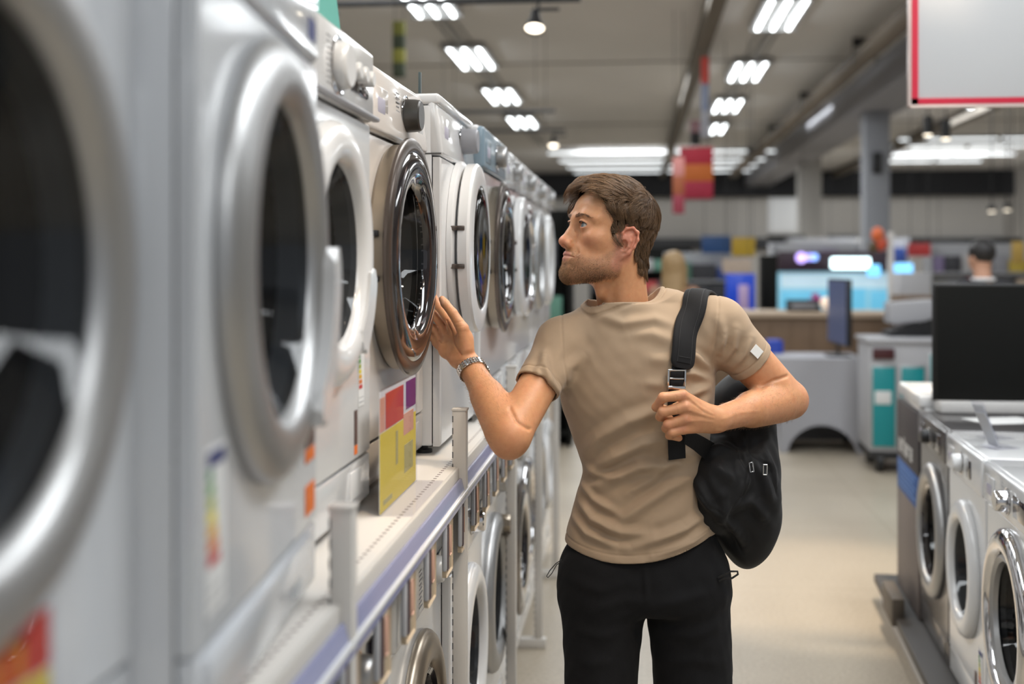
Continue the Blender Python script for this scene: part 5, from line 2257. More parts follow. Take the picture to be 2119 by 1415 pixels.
def hair_len(h0):
    top = sstep(h0[:, 2], .035, .09)
    return (1 - .5 * sstep(h0[:, 0], .015, .045) * sstep(h0[:, 1], .02, .05)) * (.020 + .042 * top + .026 * top * sstep(h0[:, 1], .0, .06) + .004 * sstep(-h0[:, 1], 0, .06) - .004 * sstep(-h0[:, 2], .04, .09))


pk = sample_on_skin(hairline, 22000, 5)
pa = grow(pk, hair_flow, hair_h, hair_len, 10, 340, .72, 6, .14)
hv, hq = strands(pa - MO, .00033, .00010)
# the close undercoat that the strands lie on
uw = hairline(hd) * onh
uk = (uw > .85)[SKQ].all(1)
uu = np.unique(SKQ[uk])
urm = np.full(len(SKV), -1)
urm[uu] = np.arange(len(uu))
uo = SKV[uu] + SKN[uu] * (hair_h((SKV[uu] - HO) @ HR) * .34 * sstep(uw[uu], .8, 1))[:, None]
rr = np.random.RandomState(3)
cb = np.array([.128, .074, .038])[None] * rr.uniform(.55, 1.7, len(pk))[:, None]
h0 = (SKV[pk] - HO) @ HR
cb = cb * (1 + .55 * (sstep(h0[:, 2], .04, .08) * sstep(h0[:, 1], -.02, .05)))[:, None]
hc = np.repeat(cb, 10 * 3, axis=0)
hq = np.concatenate([hq, urm[SKQ[uk]] + len(hv)])
hv = np.concatenate([hv, uo - MO])
hc = np.concatenate([hc, np.tile(np.array([.035, .020, .012]), (len(uo), 1))])
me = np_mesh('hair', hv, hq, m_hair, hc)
m_under = mat('hair_under', (.022, .013, .008), 1.0, spec=0)
me.materials.append(m_under)
midx = np.zeros(len(hq), dtype=np.int32)
midx[-int(uk.sum()):] = 1
me.polygons.foreach_set('material_index', midx)
o = bpy.data.objects.new('hair', me)
C.objects.link(o)
o.parent = man

# beard: short strands, browner on the jaw, golden round the mouth
pk = sample_on_skin(lambda h: beard_w(h) * (.22 + .78 * sstep(-h[:, 2], .065, .100)) * (.3 + .7 * sstep(h[:, 1], .0, .03)), 14000, 8)


def beard_flow(h, h0):
    return np.stack([np.sign(h0[:, 0]) * .12, .45 + 0 * h0[:, 1], -1 + 0 * h0[:, 1]], 1)


def beard_path(pk, L, steps, seed, lift=.55, jit=.35):
    r = np.random.RandomState(seed)
    root = SKV[pk]
    h0 = (root - HO) @ HR
    fl = beard_flow(h0, h0) @ HR.T + r.normal(size=(len(pk), 3)) * jit
    nn = SKN[pk]
    d = nn * lift + fl * .8
    d /= np.linalg.norm(d, axis=1)[:, None]
    LL_ = L(h0) * r.uniform(.6, 1.2, len(pk))
    P_ = [root]
    for k in range(1, steps):
        P_.append(P_[-1] + d * (LL_ / (steps - 1))[:, None])
        d = d * .8 + fl * .2
        d /= np.linalg.norm(d, axis=1)[:, None]
    return np.stack(P_, 1)


pb = beard_path(pk, lambda h: .0018 + .0024 * sstep(-h[:, 2], .08, .12), 4, 9)
hv, hq = strands(pb - MO, .00017, .00008)
rr = np.random.RandomState(4)
h0 = (SKV[pk] - HO) @ HR
gold = np.exp(-((h0[:, 0] / .035) ** 2)) * (h0[:, 1] > .05)
cb = (np.array([.20, .11, .060])[None] * (1 - gold)[:, None] + np.array([.38, .21, .095])[None] * gold[:, None]) * rr.uniform(.5, 1.6, len(pk))[:, None]
me = np_mesh('beard', hv, hq, m_hair, np.repeat(cb, 12, axis=0))
o = bpy.data.objects.new('beard', me)
C.objects.link(o)
o.parent = man


# eyebrows
def brow_w(h):
    x, y, z = np.abs(h[:, 0]), h[:, 1], h[:, 2]
    zc = np.interp(x, [.010, .022, .038, .052], [.0170, .0195, .0215, .0165])
    wd = np.interp(x, [.010, .022, .038, .052], [.0036, .0036, .0026, .0012])
    return np.exp(-((z - zc) / wd) ** 4) * (x > .010) * (x < .053) * (y > .04)


pk = sample_on_skin(brow_w, 480, 12)
r = np.random.RandomState(13)
root = SKV[pk]
h0 = (root - HO) @ HR
fl = np.stack([np.sign(h0[:, 0]) * .9, -.25 + 0 * h0[:, 0], .28 - np.abs(h0[:, 0]) * 12], 1) @ HR.T + r.normal(size=(len(pk), 3)) * .18
fl /= np.linalg.norm(fl, axis=1)[:, None]
pp = [root]
d = nrm((0, 0, 1)) * 0 + SKN[pk] * .5 + fl
for k in range(3):
    d /= np.linalg.norm(d, axis=1)[:, None]
    pp.append(pp[-1] + d * .0022)
    d = d * .6 + fl * .5 - SKN[pk] * .12
hv, hq = strands(np.stack(pp, 1) - MO, .00020, .0001)
me = np_mesh('eyebrows', hv, hq, m_hair, np.repeat(np.array([.27, .16, .095])[None] * r.uniform(.6, 1.5, len(pk))[:, None], 12, axis=0))
o = bpy.data.objects.new('eyebrows', me)
C.objects.link(o)
o.parent = man


# fine hair on the forearms
r = np.random.RandomState(31)
pv_, dv_ = [], []
for a, b in ((ELR, WRR), (ELL_, WRL)):
    ab = b - a
    t = ((SKV - a) @ ab) / (ab @ ab)
    dd_ = np.linalg.norm(SKV - a - t[:, None] * ab, axis=1)
    ids = np.where((t > -.05) & (t < .93) & (dd_ < .056))[0]
    ids = r.choice(ids, 1500)
    pv_.append(ids)
    dv_.append(np.tile(ab / np.linalg.norm(ab), (1500, 1)))
ids, dv_ = np.concatenate(pv_), np.concatenate(dv_)
fl = dv_ * .8 + r.normal(size=dv_.shape) * .25 + np.array([0, 0, -.35])
d = SKN[ids] * .7 + fl
pp = [SKV[ids]]
ln = r.uniform(.0016, .0034, len(ids))[:, None]
for k in range(3):
    d /= np.linalg.norm(d, axis=1)[:, None]
    pp.append(pp[-1] + d * ln)
    d = d + fl * .5 - SKN[ids] * .15
hv, hq = strands(np.stack(pp, 1) - MO, .00011, .00005)
me = np_mesh('forearm_hair', hv, hq, m_hair, np.repeat(np.array([.30, .17, .08])[None] * r.uniform(.5, 1.4, len(ids))[:, None], 12, axis=0))
o = bpy.data.objects.new('forearm_hair', me)
C.objects.link(o)
o.parent = man
tag(o, kind='stuff')


# ---------------------------------------------------------------- clothes
def xz(px, py, Y=2.74):
    q = P(px, py, Y)
    return (q.x, q.z)


def fold_disp(v, n, folds, axis=1, sgn=-1):
    """raise soft folds on the front of a cloth: folds are (pixels along the fold, height, width)"""
    d = np.zeros(len(v))
    front = sstep(n[:, axis] * sgn, .05, .4)
    pv = v[:, [0, 2]]
    for pts, amp, wd in folds:
        q = np.array([xz(*p) for p in pts])
        best = np.full(len(v), 9.)
        along = np.zeros(len(v))
        L = np.concatenate([[0], np.cumsum(np.linalg.norm(np.diff(q, axis=0), axis=1))])
        for i in range(len(q) - 1):
            ab = q[i + 1] - q[i]
            t = np.clip(((pv - q[i]) @ ab) / (ab @ ab), 0, 1)
            dd = np.linalg.norm(pv - (q[i] + t[:, None] * ab), axis=1)
            m = dd < best
            best[m] = dd[m]
            along[m] = (L[i] + t * (L[i + 1] - L[i]))[m] / L[-1]
        x = best / wd
        d += amp * (np.exp(-x * x) - .45 * np.exp(-((x - 1.9) / 1.1) ** 2)) * np.sin(np.clip(along, 0.04, .96) * PI) ** .6 * front
    return d


CLV = {}


def cloth_obj(name, F, lo, hi, h, m, disp=None, it=1):
    v, q = mesh_field(F, lo, hi, h)
    v = relax(v, q, it, .5)
    n = vnormals(v, q)
    if disp is not None:
        v = v + n * disp(v, n)[:, None]
    CLV[name] = (v, vnormals(v, q))
    me_ = np_mesh(name, v - MO, q, m)
    o_ = bpy.data.objects.new(name, me_)
    C.objects.link(o_)
    o_.parent = man
    return o_


def fabric(name, col, rough=.85, wv=900.0, bump=.15, sheen=.15, noise=.05):
    m, nt, b = nodes_mat(name)
    b.inputs['Roughness'].default_value = rough
    b.inputs['Sheen Weight'].default_value = sheen
    b.inputs['Specular IOR Level'].default_value = .25
    tc = nt.nodes.new('ShaderNodeTexCoord')
    n = nt.nodes.new('ShaderNodeTexNoise')
    n.inputs['Scale'].default_value = 45
    n.inputs['Detail'].default_value = 8
    nt.links.new(tc.outputs['Object'], n.inputs['Vector'])
    mx = nt.nodes.new('ShaderNodeMix')
    mx.data_type = 'RGBA'
    mx.inputs[6].default_value = tuple(c * (1 - noise) for c in col) + (1,)
    mx.inputs[7].default_value = tuple(min(1, c * (1 + noise)) for c in col) + (1,)
    nt.links.new(n.outputs[0], mx.inputs[0])
    nt.links.new(mx.outputs[2], b.inputs['Base Color'])
    n2 = nt.nodes.new('ShaderNodeTexNoise')
    n2.inputs['Scale'].default_value = wv
    n2.inputs['Detail'].default_value = 2
    nt.links.new(tc.outputs['Object'], n2.inputs['Vector'])
    bp = nt.nodes.new('ShaderNodeBump')
    bp.inputs['Strength'].default_value = bump
    bp.inputs['Distance'].default_value = .001
    nt.links.new(n2.outputs[0], bp.inputs['Height'])
    nt.links.new(bp.outputs[0], b.inputs['Normal'])
    return m


m_tee = fabric('beige_jersey', (.43, .315, .215), noise=.04)
m_short = fabric('black_linen', (.008, .008, .009), rough=.9, wv=500, bump=.3, noise=.25, sheen=.02)
tee = Field()
TY = 2.84


def tcx(px, Y=TY):
    return P(px, 800, Y).x


tz = [.880, .940, .997, 1.042, 1.099, 1.178, 1.257, 1.336, 1.40, 1.455, 1.49]
tc_ = [tcx(v) for v in (1327, 1327, 1328, 1328, 1332, 1325, 1319, 1321, 1322, 1312, 1300)]
tee.add(loft(tz, tc_, [2.84, 2.84, 2.84, 2.84, 2.84, 2.84, 2.835, 2.835, 2.835, 2.84, 2.84],
             [.184, .178, .164, .152, .143, .160, .178, .176, .160, .125, .09],
             [.128, .125, .121, .116, .112, .118, .128, .130, .123, .114, .104], 2.25), 0)
for a, b, ra, rb in ((P(1228, 674, 2.84), SHR, .044, .052), (P(1368, 636, 2.84), SHL, .046, .060)):
    tee.add(cone(np.array(a), np.array(b), ra, rb), .05)
tee.add(ell(np.array(P(1292, 668, 2.82)), (.085, .078, .05)), .04)
NF = Field()
NF.ops = body.ops[NKI:NKI + 8]
tee.add(lambda p: np.maximum(NF.ev(p) - .0060, p[:, 2] - 1.474), .010)


def sleeve(sh, el, fr, r0, r1):
    """sleeve from the shoulder, ended by a plane through the two hem pixels"""
    d = nrm(el - sh)
    t = float(np.linalg.norm(el - sh)) * fr
    end = sh + d * (t + .03)
    c_ = cone(sh, end, r0, r1)
    pl = halfspace(sh + d * t, d)
    return (lambda p: smax(c_(p), pl(p), .002)), sh + d * t, d


sl1, hm1, d1 = sleeve(SHR, ELR, .50, .0535, .0535)
sl2, hm2, d2 = sleeve(SHL, ELL_, .49, .061, .0575)
tee.add(sl1, .035)
tee.add(sl2, .035)
tee.cut(cone(hm1 - d1 * .05, hm1 + d1 * .05, .0465, .0485), .002)
tee.cut(cone(hm2 - d2 * .05, hm2 + d2 * .05, .0520, .0540), .002)
# neck opening, higher on his left
NC = np.array(P(1289, 612, 2.826))
NR_ = np.array(Matrix.Rotation(math.radians(-14), 3, 'Y'))
neckhole = ell(NC + A3(0, 0, .0), (.082, .083, .30), NR_.T.astype(np.float32))
tee.cut(neckhole, .002)
HEMX = tcx(1290)
tee.clip(lambda p: (.906 + .040 * np.minimum(((p[:, 0] - HEMX) / .17) ** 2, 1.3) + .02 * (p[:, 1] > 2.84) - p[:, 2]) * .95, .003)
tee.cut(loft([.85, .95, 1.0], [tcx(1332)] * 3, [2.84] * 3, [.140, .135, .11], [.085, .085, .08], 2.3), .003)

FOLDS = [
    # fanning out of his left armpit
    ([(1478, 772), (1440, 738), (1405, 722)], .0045, .010), ([(1476, 790), (1435, 772), (1390, 770)], .0040, .010),
    ([(1478, 800), (1430, 815), (1385, 812)], .0040, .012), ([(1475, 815), (1445, 850), (1420, 900)], .0035, .012),
    ([(1490, 745), (1500, 700), (1488, 650)], .0030, .012),
    # out of his right armpit
    ([(1158, 812), (1135, 765), (1128, 728)], .0050, .010), ([(1165, 800), (1180, 760), (1215, 730)], .0025, .014),
    ([(1120, 790), (1118, 760), (1128, 735)], .0030, .009),
    # over the chest
    ([(1235, 650), (1290, 668), (1355, 660), (1400, 675)], .0030, .012), ([(1300, 690), (1350, 688), (1395, 705)], .0025, .014),
    ([(1340, 740), (1390, 745)], .0020, .014), ([(1330, 790), (1385, 795)], .0020, .012),
    # long folds pulled from the strap side down to his right hip
    ([(1390, 835), (1300, 868), (1240, 905), (1206, 950)], .0055, .016), ([(1410, 905), (1330, 915), (1270, 945), (1212, 990)], .0060, .015),
    ([(1400, 960), (1320, 965), (1250, 1000), (1196, 1020)], .0060, .014), ([(1440, 985), (1380, 1010), (1320, 1050), (1262, 1092)], .0060, .015),
    ([(1200, 965), (1235, 985), (1280, 985)], .0035, .010), ([(1195, 1000), (1225, 1035), (1280, 1060)], .0040, .010),
    ([(1190, 1035), (1225, 1075), (1285, 1098), (1350, 1100)], .0055, .012), ([(1178, 1072), (1215, 1105), (1285, 1128)], .0045, .011),
    ([(1470, 1065), (1420, 1092), (1360, 1112), (1300, 1128)], .0060, .013), ([(1480, 1090), (1430, 1120), (1350, 1142)], .0040, .011),
    ([(1350, 935), (1400, 930), (1440, 950)], .0030, .012), ([(1300, 1020), (1350, 990), (1400, 945)], .0035, .012),
    # left sleeve
    ([(1515, 770), (1545, 735), (1560, 700)], .0030, .009), ([(1500, 760), (1520, 720), (1525, 680)], .0035, .010), ([(1490, 730), (1500, 690)], .003, .009),
]


def tee_disp(v, n):
    d = fold_disp(v, n, [(a_, b_ * 1.9, c_ * .85) for a_, b_, c_ in FOLDS])
    p = v.astype(np.float32)
    # ribbed collar and hem stitching: fine grooves at a fixed distance from the edges
    nk = neckhole(p)
    up = v[:, 2] > 1.40
    d += up * (-.0026 * np.exp(-((nk - .0105) / .0022) ** 2) + .0016 * (nk < .0085))
    for hm, dd, sh in ((hm1, d1, SHR), (hm2, d2, SHL)):
        a = (v - hm) @ dd
        near = np.linalg.norm(v - hm - a[:, None] * dd, axis=1) < .075
        d += near * (-.0016 * np.exp(-((a + .020) / .0022) ** 2))
    hz = v[:, 2] - (.906 + .040 * np.minimum(((v[:, 0] - HEMX) / .17) ** 2, 1.3))
    d += -.0016 * np.exp(-((hz - .019) / .0022) ** 2) * (n[:, 1] < .2)
    # shoulder seams round the armholes
    for sx_, sh in ((-1, SHR), (1, SHL)):
        px = sh[0] - sx_ * .006 + (v[:, 2] - sh[2]) * .10 * sx_
        d += -.0016 * np.exp(-((v[:, 0] - px) / .0022) ** 2) * (v[:, 2] > sh[2] - .10) * (v[:, 2] < 1.6)
    d += .0007 * vnoise(v, 45, 21) + .0004 * vnoise(v, 160, 22)
    return d


teeo = cloth_obj('t_shirt', tee, (SHR[0] - .17, 2.62, .90), (SHL[0] + .15, 3.02, 1.62), .0024, m_tee, tee_disp, 3)

# white label on the sleeve hem
lb = np.array(P(1564, 727, 2.80))
m_label = mat('white_label', (.82, .82, .80), .8)
# settle it on the outside of the sleeve
_tv, _tn = CLV['t_shirt']
ray = lb - np.array([0, 0, CAMH])
ray = ray / np.linalg.norm(ray)
rel = _tv - np.array([0, 0, CAMH])
al = rel @ ray
off = np.linalg.norm(rel - al[:, None] * ray, axis=1)
sel = np.where((off < .006) & (_tn @ ray < -.2))[0]
sel = sel[al[sel] < al[sel].min() + .02]
g = nrm(_tn[sel].mean(0))
lb = _tv[sel].mean(0) + g * .0040
bm = B()
dl_ = nrm(d2 - g * np.dot(d2, g))
ax1 = np.cross(dl_, g)
Ml = Matrix(((ax1[0], dl_[0], g[0], lb[0] - MO[0]), (ax1[1], dl_[1], g[1], lb[1] - MO[1]), (ax1[2], dl_[2], g[2], lb[2] - MO[2]), (0, 0, 0, 1)))
box(bm, -.0115, .0115, -.012, .013, -.0008, .0010, .0004, 1, M=Ml)
obj('sleeve_label', bm, m_label, teeo)

# shorts
sh_ = Field()
sh_.add(loft([.74, .80, .844, .90, .96, 1.0], [tcx(1336)] * 6, [2.84] * 6, [.190, .196, .195, .180, .158, .150], [.120, .127, .126, .114, .098, .092], 2.3), 0)
sh_.clip(halfspace((0, 0, .775), (0, 0, -1)), .05)
lega = (P(1250, 1190, 2.83), P(1243, 1415, 2.80))
legb = (P(1421, 1190, 2.85), P(1434, 1430, 2.85))
fl = ((0, 1, 0), .93)
legs = Field()
legs.add(cone(np.array(lega[0]), np.array(lega[1]) , .100, .0835, fl), 0)
lg2 = cone(np.array(legb[0]), np.array(legb[1]), .100, .0900, fl)
sh2 = Field()
sh2.ops = sh_.ops + [('u', legs.ops[0][1], .035)]
sh2.add(lg2, .014)
sh2.clip(halfspace((0, 0, lega[1].z + .012), (0, -.05, -1)), .002)
for lg, r in ((lega, .075), (legb, .081)):
    a, b = np.array(lg[0]), np.array(lg[1])
    sh2.cut(cone(b + (a - b) * .25, b + (b - a) * .1, r - .01, r), .003)
sh2.cut(halfspace((0, 0, .975), (0, 0, -1)), .003)
SF = [([(1175, 1200), (1240, 1215), (1300, 1200)], .003, .012), ([(1340, 1240), (1290, 1235), (1230, 1260)], .0035, .012), ([(1350, 1250), (1400, 1240), (1470, 1225)], .0035, .012),
      ([(1180, 1300), (1240, 1310), (1310, 1300)], .003, .012), ([(1360, 1310), (1430, 1320), (1500, 1300)], .003, .012), ([(1200, 1370), (1270, 1360)], .003, .012),
      ([(1370, 1380), (1440, 1370), (1500, 1385)], .003, .012), ([(1335, 1160), (1337, 1235)], .003, .006), ([(1468, 1120), (1480, 1160), (1500, 1205)], .003, .007)]


def short_disp(v, n):
    return fold_disp(v, n, SF) + .0018 * vnoise(v, 50, 31) + .0007 * vnoise(v, 140, 32)


sho = cloth_obj('shorts', sh2, (-.30, 2.66, .55), (.40, 3.02, .985), .0035, m_short, short_disp)
m_cord = mat('black_cord', (.012, .012, .013), .6)
bm = B()
tube(bm, [P(*q) - MAN for q in ((1162, 1158, 2.79), (1150, 1166, 2.785), (1138, 1180, 2.78), (1131, 1192, 2.78), (1134, 1195, 2.78), (1142, 1186, 2.78), (1152, 1168, 2.785), (1163, 1162, 2.79))], .0011, 6)
obj('cord', bm, m_cord, sho)
bm = B()
tube(bm, [P(*q) - MAN for q in ((1488, 1202, 2.76), (1500, 1196, 2.755), (1515, 1196, 2.75), (1527, 1188, 2.75), (1526, 1182, 2.75), (1512, 1182, 2.75), (1500, 1188, 2.755), (1486, 1195, 2.76))], .0024, 8)
obj('cord', bm, m_cord, sho)

# shoes, below the frame
m_shoe = mat('white_trainer', (.75, .75, .73), .6)
m_sole = mat('trainer_sole', (.8, .8, .8), .7)
for s, kx, yy in ((-1, P(1243, 1400, 2.80).x, 2.80), (1, P(1432, 1400, 2.86).x, 2.86)):
    f_ = Field()
    ax_, ay_ = kx + s * .01, yy + .03
    f_.add(ell((ax_, ay_ + .0, .075), (.043, .058, .055)), 0)
    f_.add(ell((ax_ + s * .004, ay_ - .10, .048), (.047, .105, .042)), .04)
    f_.add(rbox((ax_ + s * .003, ay_ - .07, .030), (.044, .125, .018), .014), .02)
    f_.clip(halfspace((0, 0, .003), (0, 0, -1)), .002)
    so = cloth_obj('shoe', f_, (ax_ - .09, ay_ - .24, -.01), (ax_ + .09, ay_ + .09, .15), .004, m_shoe)
    f2 = Field()
    f2.add(rbox((ax_ + s * .003, ay_ - .072, .014), (.048, .132, .013), .012), 0)
    cloth_obj('sole', f2, (ax_ - .09, ay_ - .24, -.01), (ax_ + .09, ay_ + .09, .06), .004, m_sole).parent = so

# wristwatch bracelet on his right wrist
m_steel = mat('brushed_steel', (.72, .70, .68), .22, 1.0)
m_steeld = mat('polished_steel', (.85, .83, .80), .10, 1.0)
wd_ = nrm(WRR - ELR)
wc = ELR + wd_ * (np.linalg.norm(WRR - ELR) - .006)
side = nrm(np.cross(wd_, (0, 0, 1)))
up = np.cross(side, wd_)
wt = bpy.data.objects.new('wristwatch', None)
bmS, bmP = B(), B()
NL_ = 30
for k in range(NL_):
    a = k * 2 * PI / NL_
    rx, ry = .0345, .0315
    c_ = wc + side * rx * math.cos(a) + up * ry * math.sin(a)
    tg = nrm(-side * rx * math.sin(a) + up * ry * math.cos(a))
    ou = np.cross(tg, wd_)
    w2 = .0034
    for j, (o_, hw_, bmx) in enumerate(((0, .0016, bmP), (-.0035, .0016, bmS), (.0035, .0016, bmS), (-.0072, .0019, bmP), (.0072, .0019, bmP))):
        sh__ = (k % 2) * 0
        cc_ = c_ + wd_ * o_ + tg * (.0016 if j in (1, 2) else 0) - MO
        M_ = Matrix(((wd_[0], tg[0], ou[0], cc_[0]), (wd_[1], tg[1], ou[1], cc_[1]), (wd_[2], tg[2], ou[2], cc_[2]), (0, 0, 0, 1)))
        box(bmx, -hw_, hw_, -.0030, .0030, -.0014, .0014, .0006, 1, M=M_)
br = obj('bracelet', bmS, m_steel)
bp_ = obj('polished_links', bmP, m_steeld, br)
br.name = 'watch_bracelet'
bpy.data.objects.remove(wt)
br.parent = man
# the watch case sits on the far side of the wrist
bm = B()
cc_ = wc - np.array([0, 0, 0]) + nrm(np.cross(np.cross(wd_, (0, 1, 0)), wd_)) * -.0
far = nrm(np.array([.35, 1, .1]) - wd_ * np.dot(np.array([.35, 1, .1]), wd_))
cc_ = wc + far * .034 - MO
tg = np.cross(wd_, far)
M_ = Matrix(((wd_[0], far[0], tg[0], cc_[0]), (wd_[1], far[1], tg[1], cc_[1]), (wd_[2], far[2], tg[2], cc_[2]), (0, 0, 0, 1)))
lathe(bm, [(0, -.004), (.018, -.004), (.0195, 0), (.0185, .004), (.016, .0048), (0, .0048)], 32, M=M_)
obj('watch_case', bm, m_steeld, br)


# ---------------------------------------------------------------- backpack
m_bag = fabric('black_nylon', (.0095, .0095, .0105), rough=.62, wv=700, bump=.25, noise=.2, sheen=.05)
m_pad = fabric('black_strap_padding', (.0105, .0105, .012), rough=.75, wv=1200, bump=.3, noise=.15, sheen=.05)
m_web = fabric('black_webbing', (.008, .008, .009), rough=.7, wv=300, bump=.3, noise=.2, sheen=.02)
m_thread = mat('grey_thread', (.035, .035, .037), .7)
BO = np.array(P(1540, 1040, 2.95))
BO[2] = 0.90
bag = thing('backpack', 'black backpack slung on the shoulder of the man', 'backpack', Vector(BO))
bf = Field()


def pq(px, py, Y):
    return np.array(P(px, py, Y))


bf.add(ell(pq(1525, 1000, 2.94), (.098, .150, .160)), 0)
bf.add(ell(pq(1552, 1075, 2.94), (.066, .115, .085)), .05)
bf.add(ell(pq(1530, 870, 2.97), (.085, .120, .120)), .05)
bf.add(ell(pq(1477, 1008, 2.80), (.052, .062, .100)), .07)
bf.add(ell(pq(1580, 1010, 2.86), (.042, .060, .100)), .04)
bf.add(ell(pq(1543, 1135, 2.93), (.030, .070, .040)), .05)
BFOLD = [([(1430, 970), (1455, 1030), (1490, 1080)], .006, .010), ([(1450, 935), (1500, 930), (1540, 950), (1548, 1000), (1530, 1040)], .005, .010),
         ([(1560, 960), (1590, 1000), (1605, 1060)], .006, .012), ([(1500, 1030), (1498, 1080), (1540, 1120)], .006, .012), ([(1480, 960), (1520, 1000)], .005, .012),
         ([(1570, 1040), (1590, 1090)], .005, .014), ([(1520, 1100), (1550, 1150)], .005, .010), ([(1590, 940), (1612, 985), (1618, 1020)], .005, .008),
         ([(1500, 1060), (1560, 1050), (1600, 1100)], .004, .012), ([(1545, 905), (1550, 960)], .005, .010)]


def bag_disp(v, n):
    seams = [([(1425, 960), (1450, 930), (1490, 925), (1530, 945), (1546, 985), (1540, 1030), (1500, 1075)], -.0030, .0028), ([(1552, 945), (1600, 975), (1618, 1040)], -.0030, .0028),
             ([(1498, 1075), (1520, 1120), (1545, 1165)], -.0030, .0028), ([(1440, 1000), (1470, 1050), (1497, 1066)], -.0026, .0026)]
    return fold_disp(v, n, [(a_, b_ * 1.7, c_) for a_, b_, c_ in BFOLD]) + fold_disp(v, n, seams) + .0035 * vnoise(v, 32, 41) + .0014 * vnoise(v, 95, 42)


def part_np(name, F, lo, hi, h, m, parent, org, disp=None):
    v, q = mesh_field(F, lo, hi, h)
    v = relax(v, q, 1, .5)
    n = vnormals(v, q)
    if disp is not None:
        v = v + n * disp(v, n)[:, None]
    me_ = np_mesh(name, v - org, q, m)
    o_ = bpy.data.objects.new(name, me_)
    C.objects.link(o_)
    o_.parent = parent
    return o_


bagm = part_np('bag_body', bf, BO + A3(-.25, -.3, -.14), BO + A3(.2, .25, .50), .0035, m_bag, bag, BO, bag_disp)


def on_surface(p, F, off, axis=None, it=30):
    """settle a point at a small distance from a surface"""
    p = np.array(p, float)
    for _k in range(it):
        d_ = float(F.ev(p[None].astype(np.float32))[0])
        g_ = F.grad(p[None].astype(np.float32))[0]
        p = p - g_ * (d_ - off) * .8
    return p, g_


def ribbon(bm, pts, sides, nrmls, hw_, ht, seg=1, mi=0):
    """flat padded band: rounded rectangle swept along points"""
    prof = []
    for k in range(16):
        a = k * 2 * PI / 16
        ca, sa = math.cos(a), math.sin(a)
        prof.append((math.copysign(abs(ca) ** .35, ca), math.copysign(abs(sa) ** .8, sa)))
    rings = []
    for p, s, n, w_ in zip(pts, sides, nrmls, hw_):
        rings.append([bm.verts.new(Vector(p + s * a * w_ + n * b * ht)) for a, b in prof])
    for r0, r1 in zip(rings, rings[1:]):
        for k in range(16):
            bm.faces.new((r0[k], r0[(k + 1) % 16], r1[(k + 1) % 16], r1[k]))
    bm.faces.new(rings[0][::-1])
    bm.faces.new(rings[-1])


def smooth_path(q, n):
    q = np.array(q, float)
    t = np.linspace(0, len(q) - 1, n)
    out = []
    for u in t:
        i = min(int(u), len(q) - 2)
        f = u - i
        p0, p1, p2, p3 = q[max(i - 1, 0)], q[i], q[i + 1], q[min(i + 2, len(q) - 1)]
        out.append(.5 * ((2 * p1) + (-p0 + p2) * f + (2 * p0 - 5 * p1 + 4 * p2 - p3) * f * f + (-p0 + 3 * p1 - 3 * p2 + p3) * f ** 3))
    return np.array(out)


def strap_on(name, px, hw_, ht, off, m, parent, n=30, org=BO, F=tee, tip=False):
    raw = smooth_path([pq(*q) for q in px], n)
    pts, ns = [], []
    for p in raw:
        a, g_ = on_surface(p, F, off)
        pts.append(a)
        ns.append(g_)
    pts, ns = np.array(pts), np.array(ns)
    for _k in range(3):
        pts[1:-1] = pts[1:-1] * .5 + (pts[:-2] + pts[2:]) * .25
        ns[1:-1] = ns[1:-1] * .5 + (ns[:-2] + ns[2:]) * .25
    tg_ = np.gradient(pts, axis=0)
    sd = np.cross(tg_, ns)
    sd /= np.linalg.norm(sd, axis=1)[:, None]
    ns = np.cross(sd, tg_)
    ns /= np.linalg.norm(ns, axis=1)[:, None]
    w_ = np.full(n, hw_)
    if tip:
        w_[-5:] *= (1.0, .97, .90, .78, .60)
    bm_ = B()
    ribbon(bm_, pts - org, sd, ns, w_, ht)
    return obj(name, bm_, m, parent, ang=50), pts, sd, ns


SPX = [(1480, 640, 2.93), (1462, 612, 2.88), (1444, 606, 2.82), (1436, 622, 2.765), (1428, 655, 2.735), (1420, 700, 2.72), (1414, 740, 2.715), (1411, 762, 2.71)]
st_, spt, ssd, sns = strap_on('shoulder_strap', SPX, .0285, .0060, .009, m_pad, bag, 36, tip=True)
# raised centre band and stitching
bm = B()
ribbon(bm, spt[2:-3] + sns[2:-3] * .0045 - BO, ssd[2:-3], sns[2:-3], np.full(len(spt) - 5, .0175), .0032)
obj('strap_band', bm, m_pad, st_)
bm = B()
for s in (-1, 1):
    tube(bm, [Vector(p) for p in (spt[2:-3] + sns[2:-3] * .0070 + ssd[2:-3] * s * .0160 - BO)], .0005, 5)
j = -6
tube(bm, [Vector(spt[j] + sns[j] * .0080 + ssd[j] * s * .014 - BO) for s in (-1, 0, 1)], .0007, 5)
obj('stitching', bm, m_thread, st_)
# webbing from the pad through the buckle into the fist
wb_, wpt, wsd, wns = strap_on('webbing', [(1411, 752, 2.70), (1405, 785, 2.70), (1402, 815, 2.695), (1403, 850, 2.69), (1406, 900, 2.69), (1408, 952, 2.70)], .0165, .0016, .0045, m_web, bag, 24)
bk, bpt, bsd, bns = strap_on('tail_webbing', [(1409, 880, 2.69), (1410, 915, 2.69), (1411, 956, 2.70)], .0205, .0014, .0085, m_web, bag, 10)
bm = B()
raw = smooth_path([pq(1418, 905, 2.705), pq(1440, 915, 2.735), pq(1468, 935, 2.775), pq(1490, 955, 2.80)], 14)
ribbon(bm, raw - BO, np.tile(nrm((.15, 0, 1)), (14, 1)), np.tile(nrm((-.3, -1, 0)), (14, 1)), np.linspace(.014, .03, 14), .002)
obj('side_panel', bm, m_web, bag)
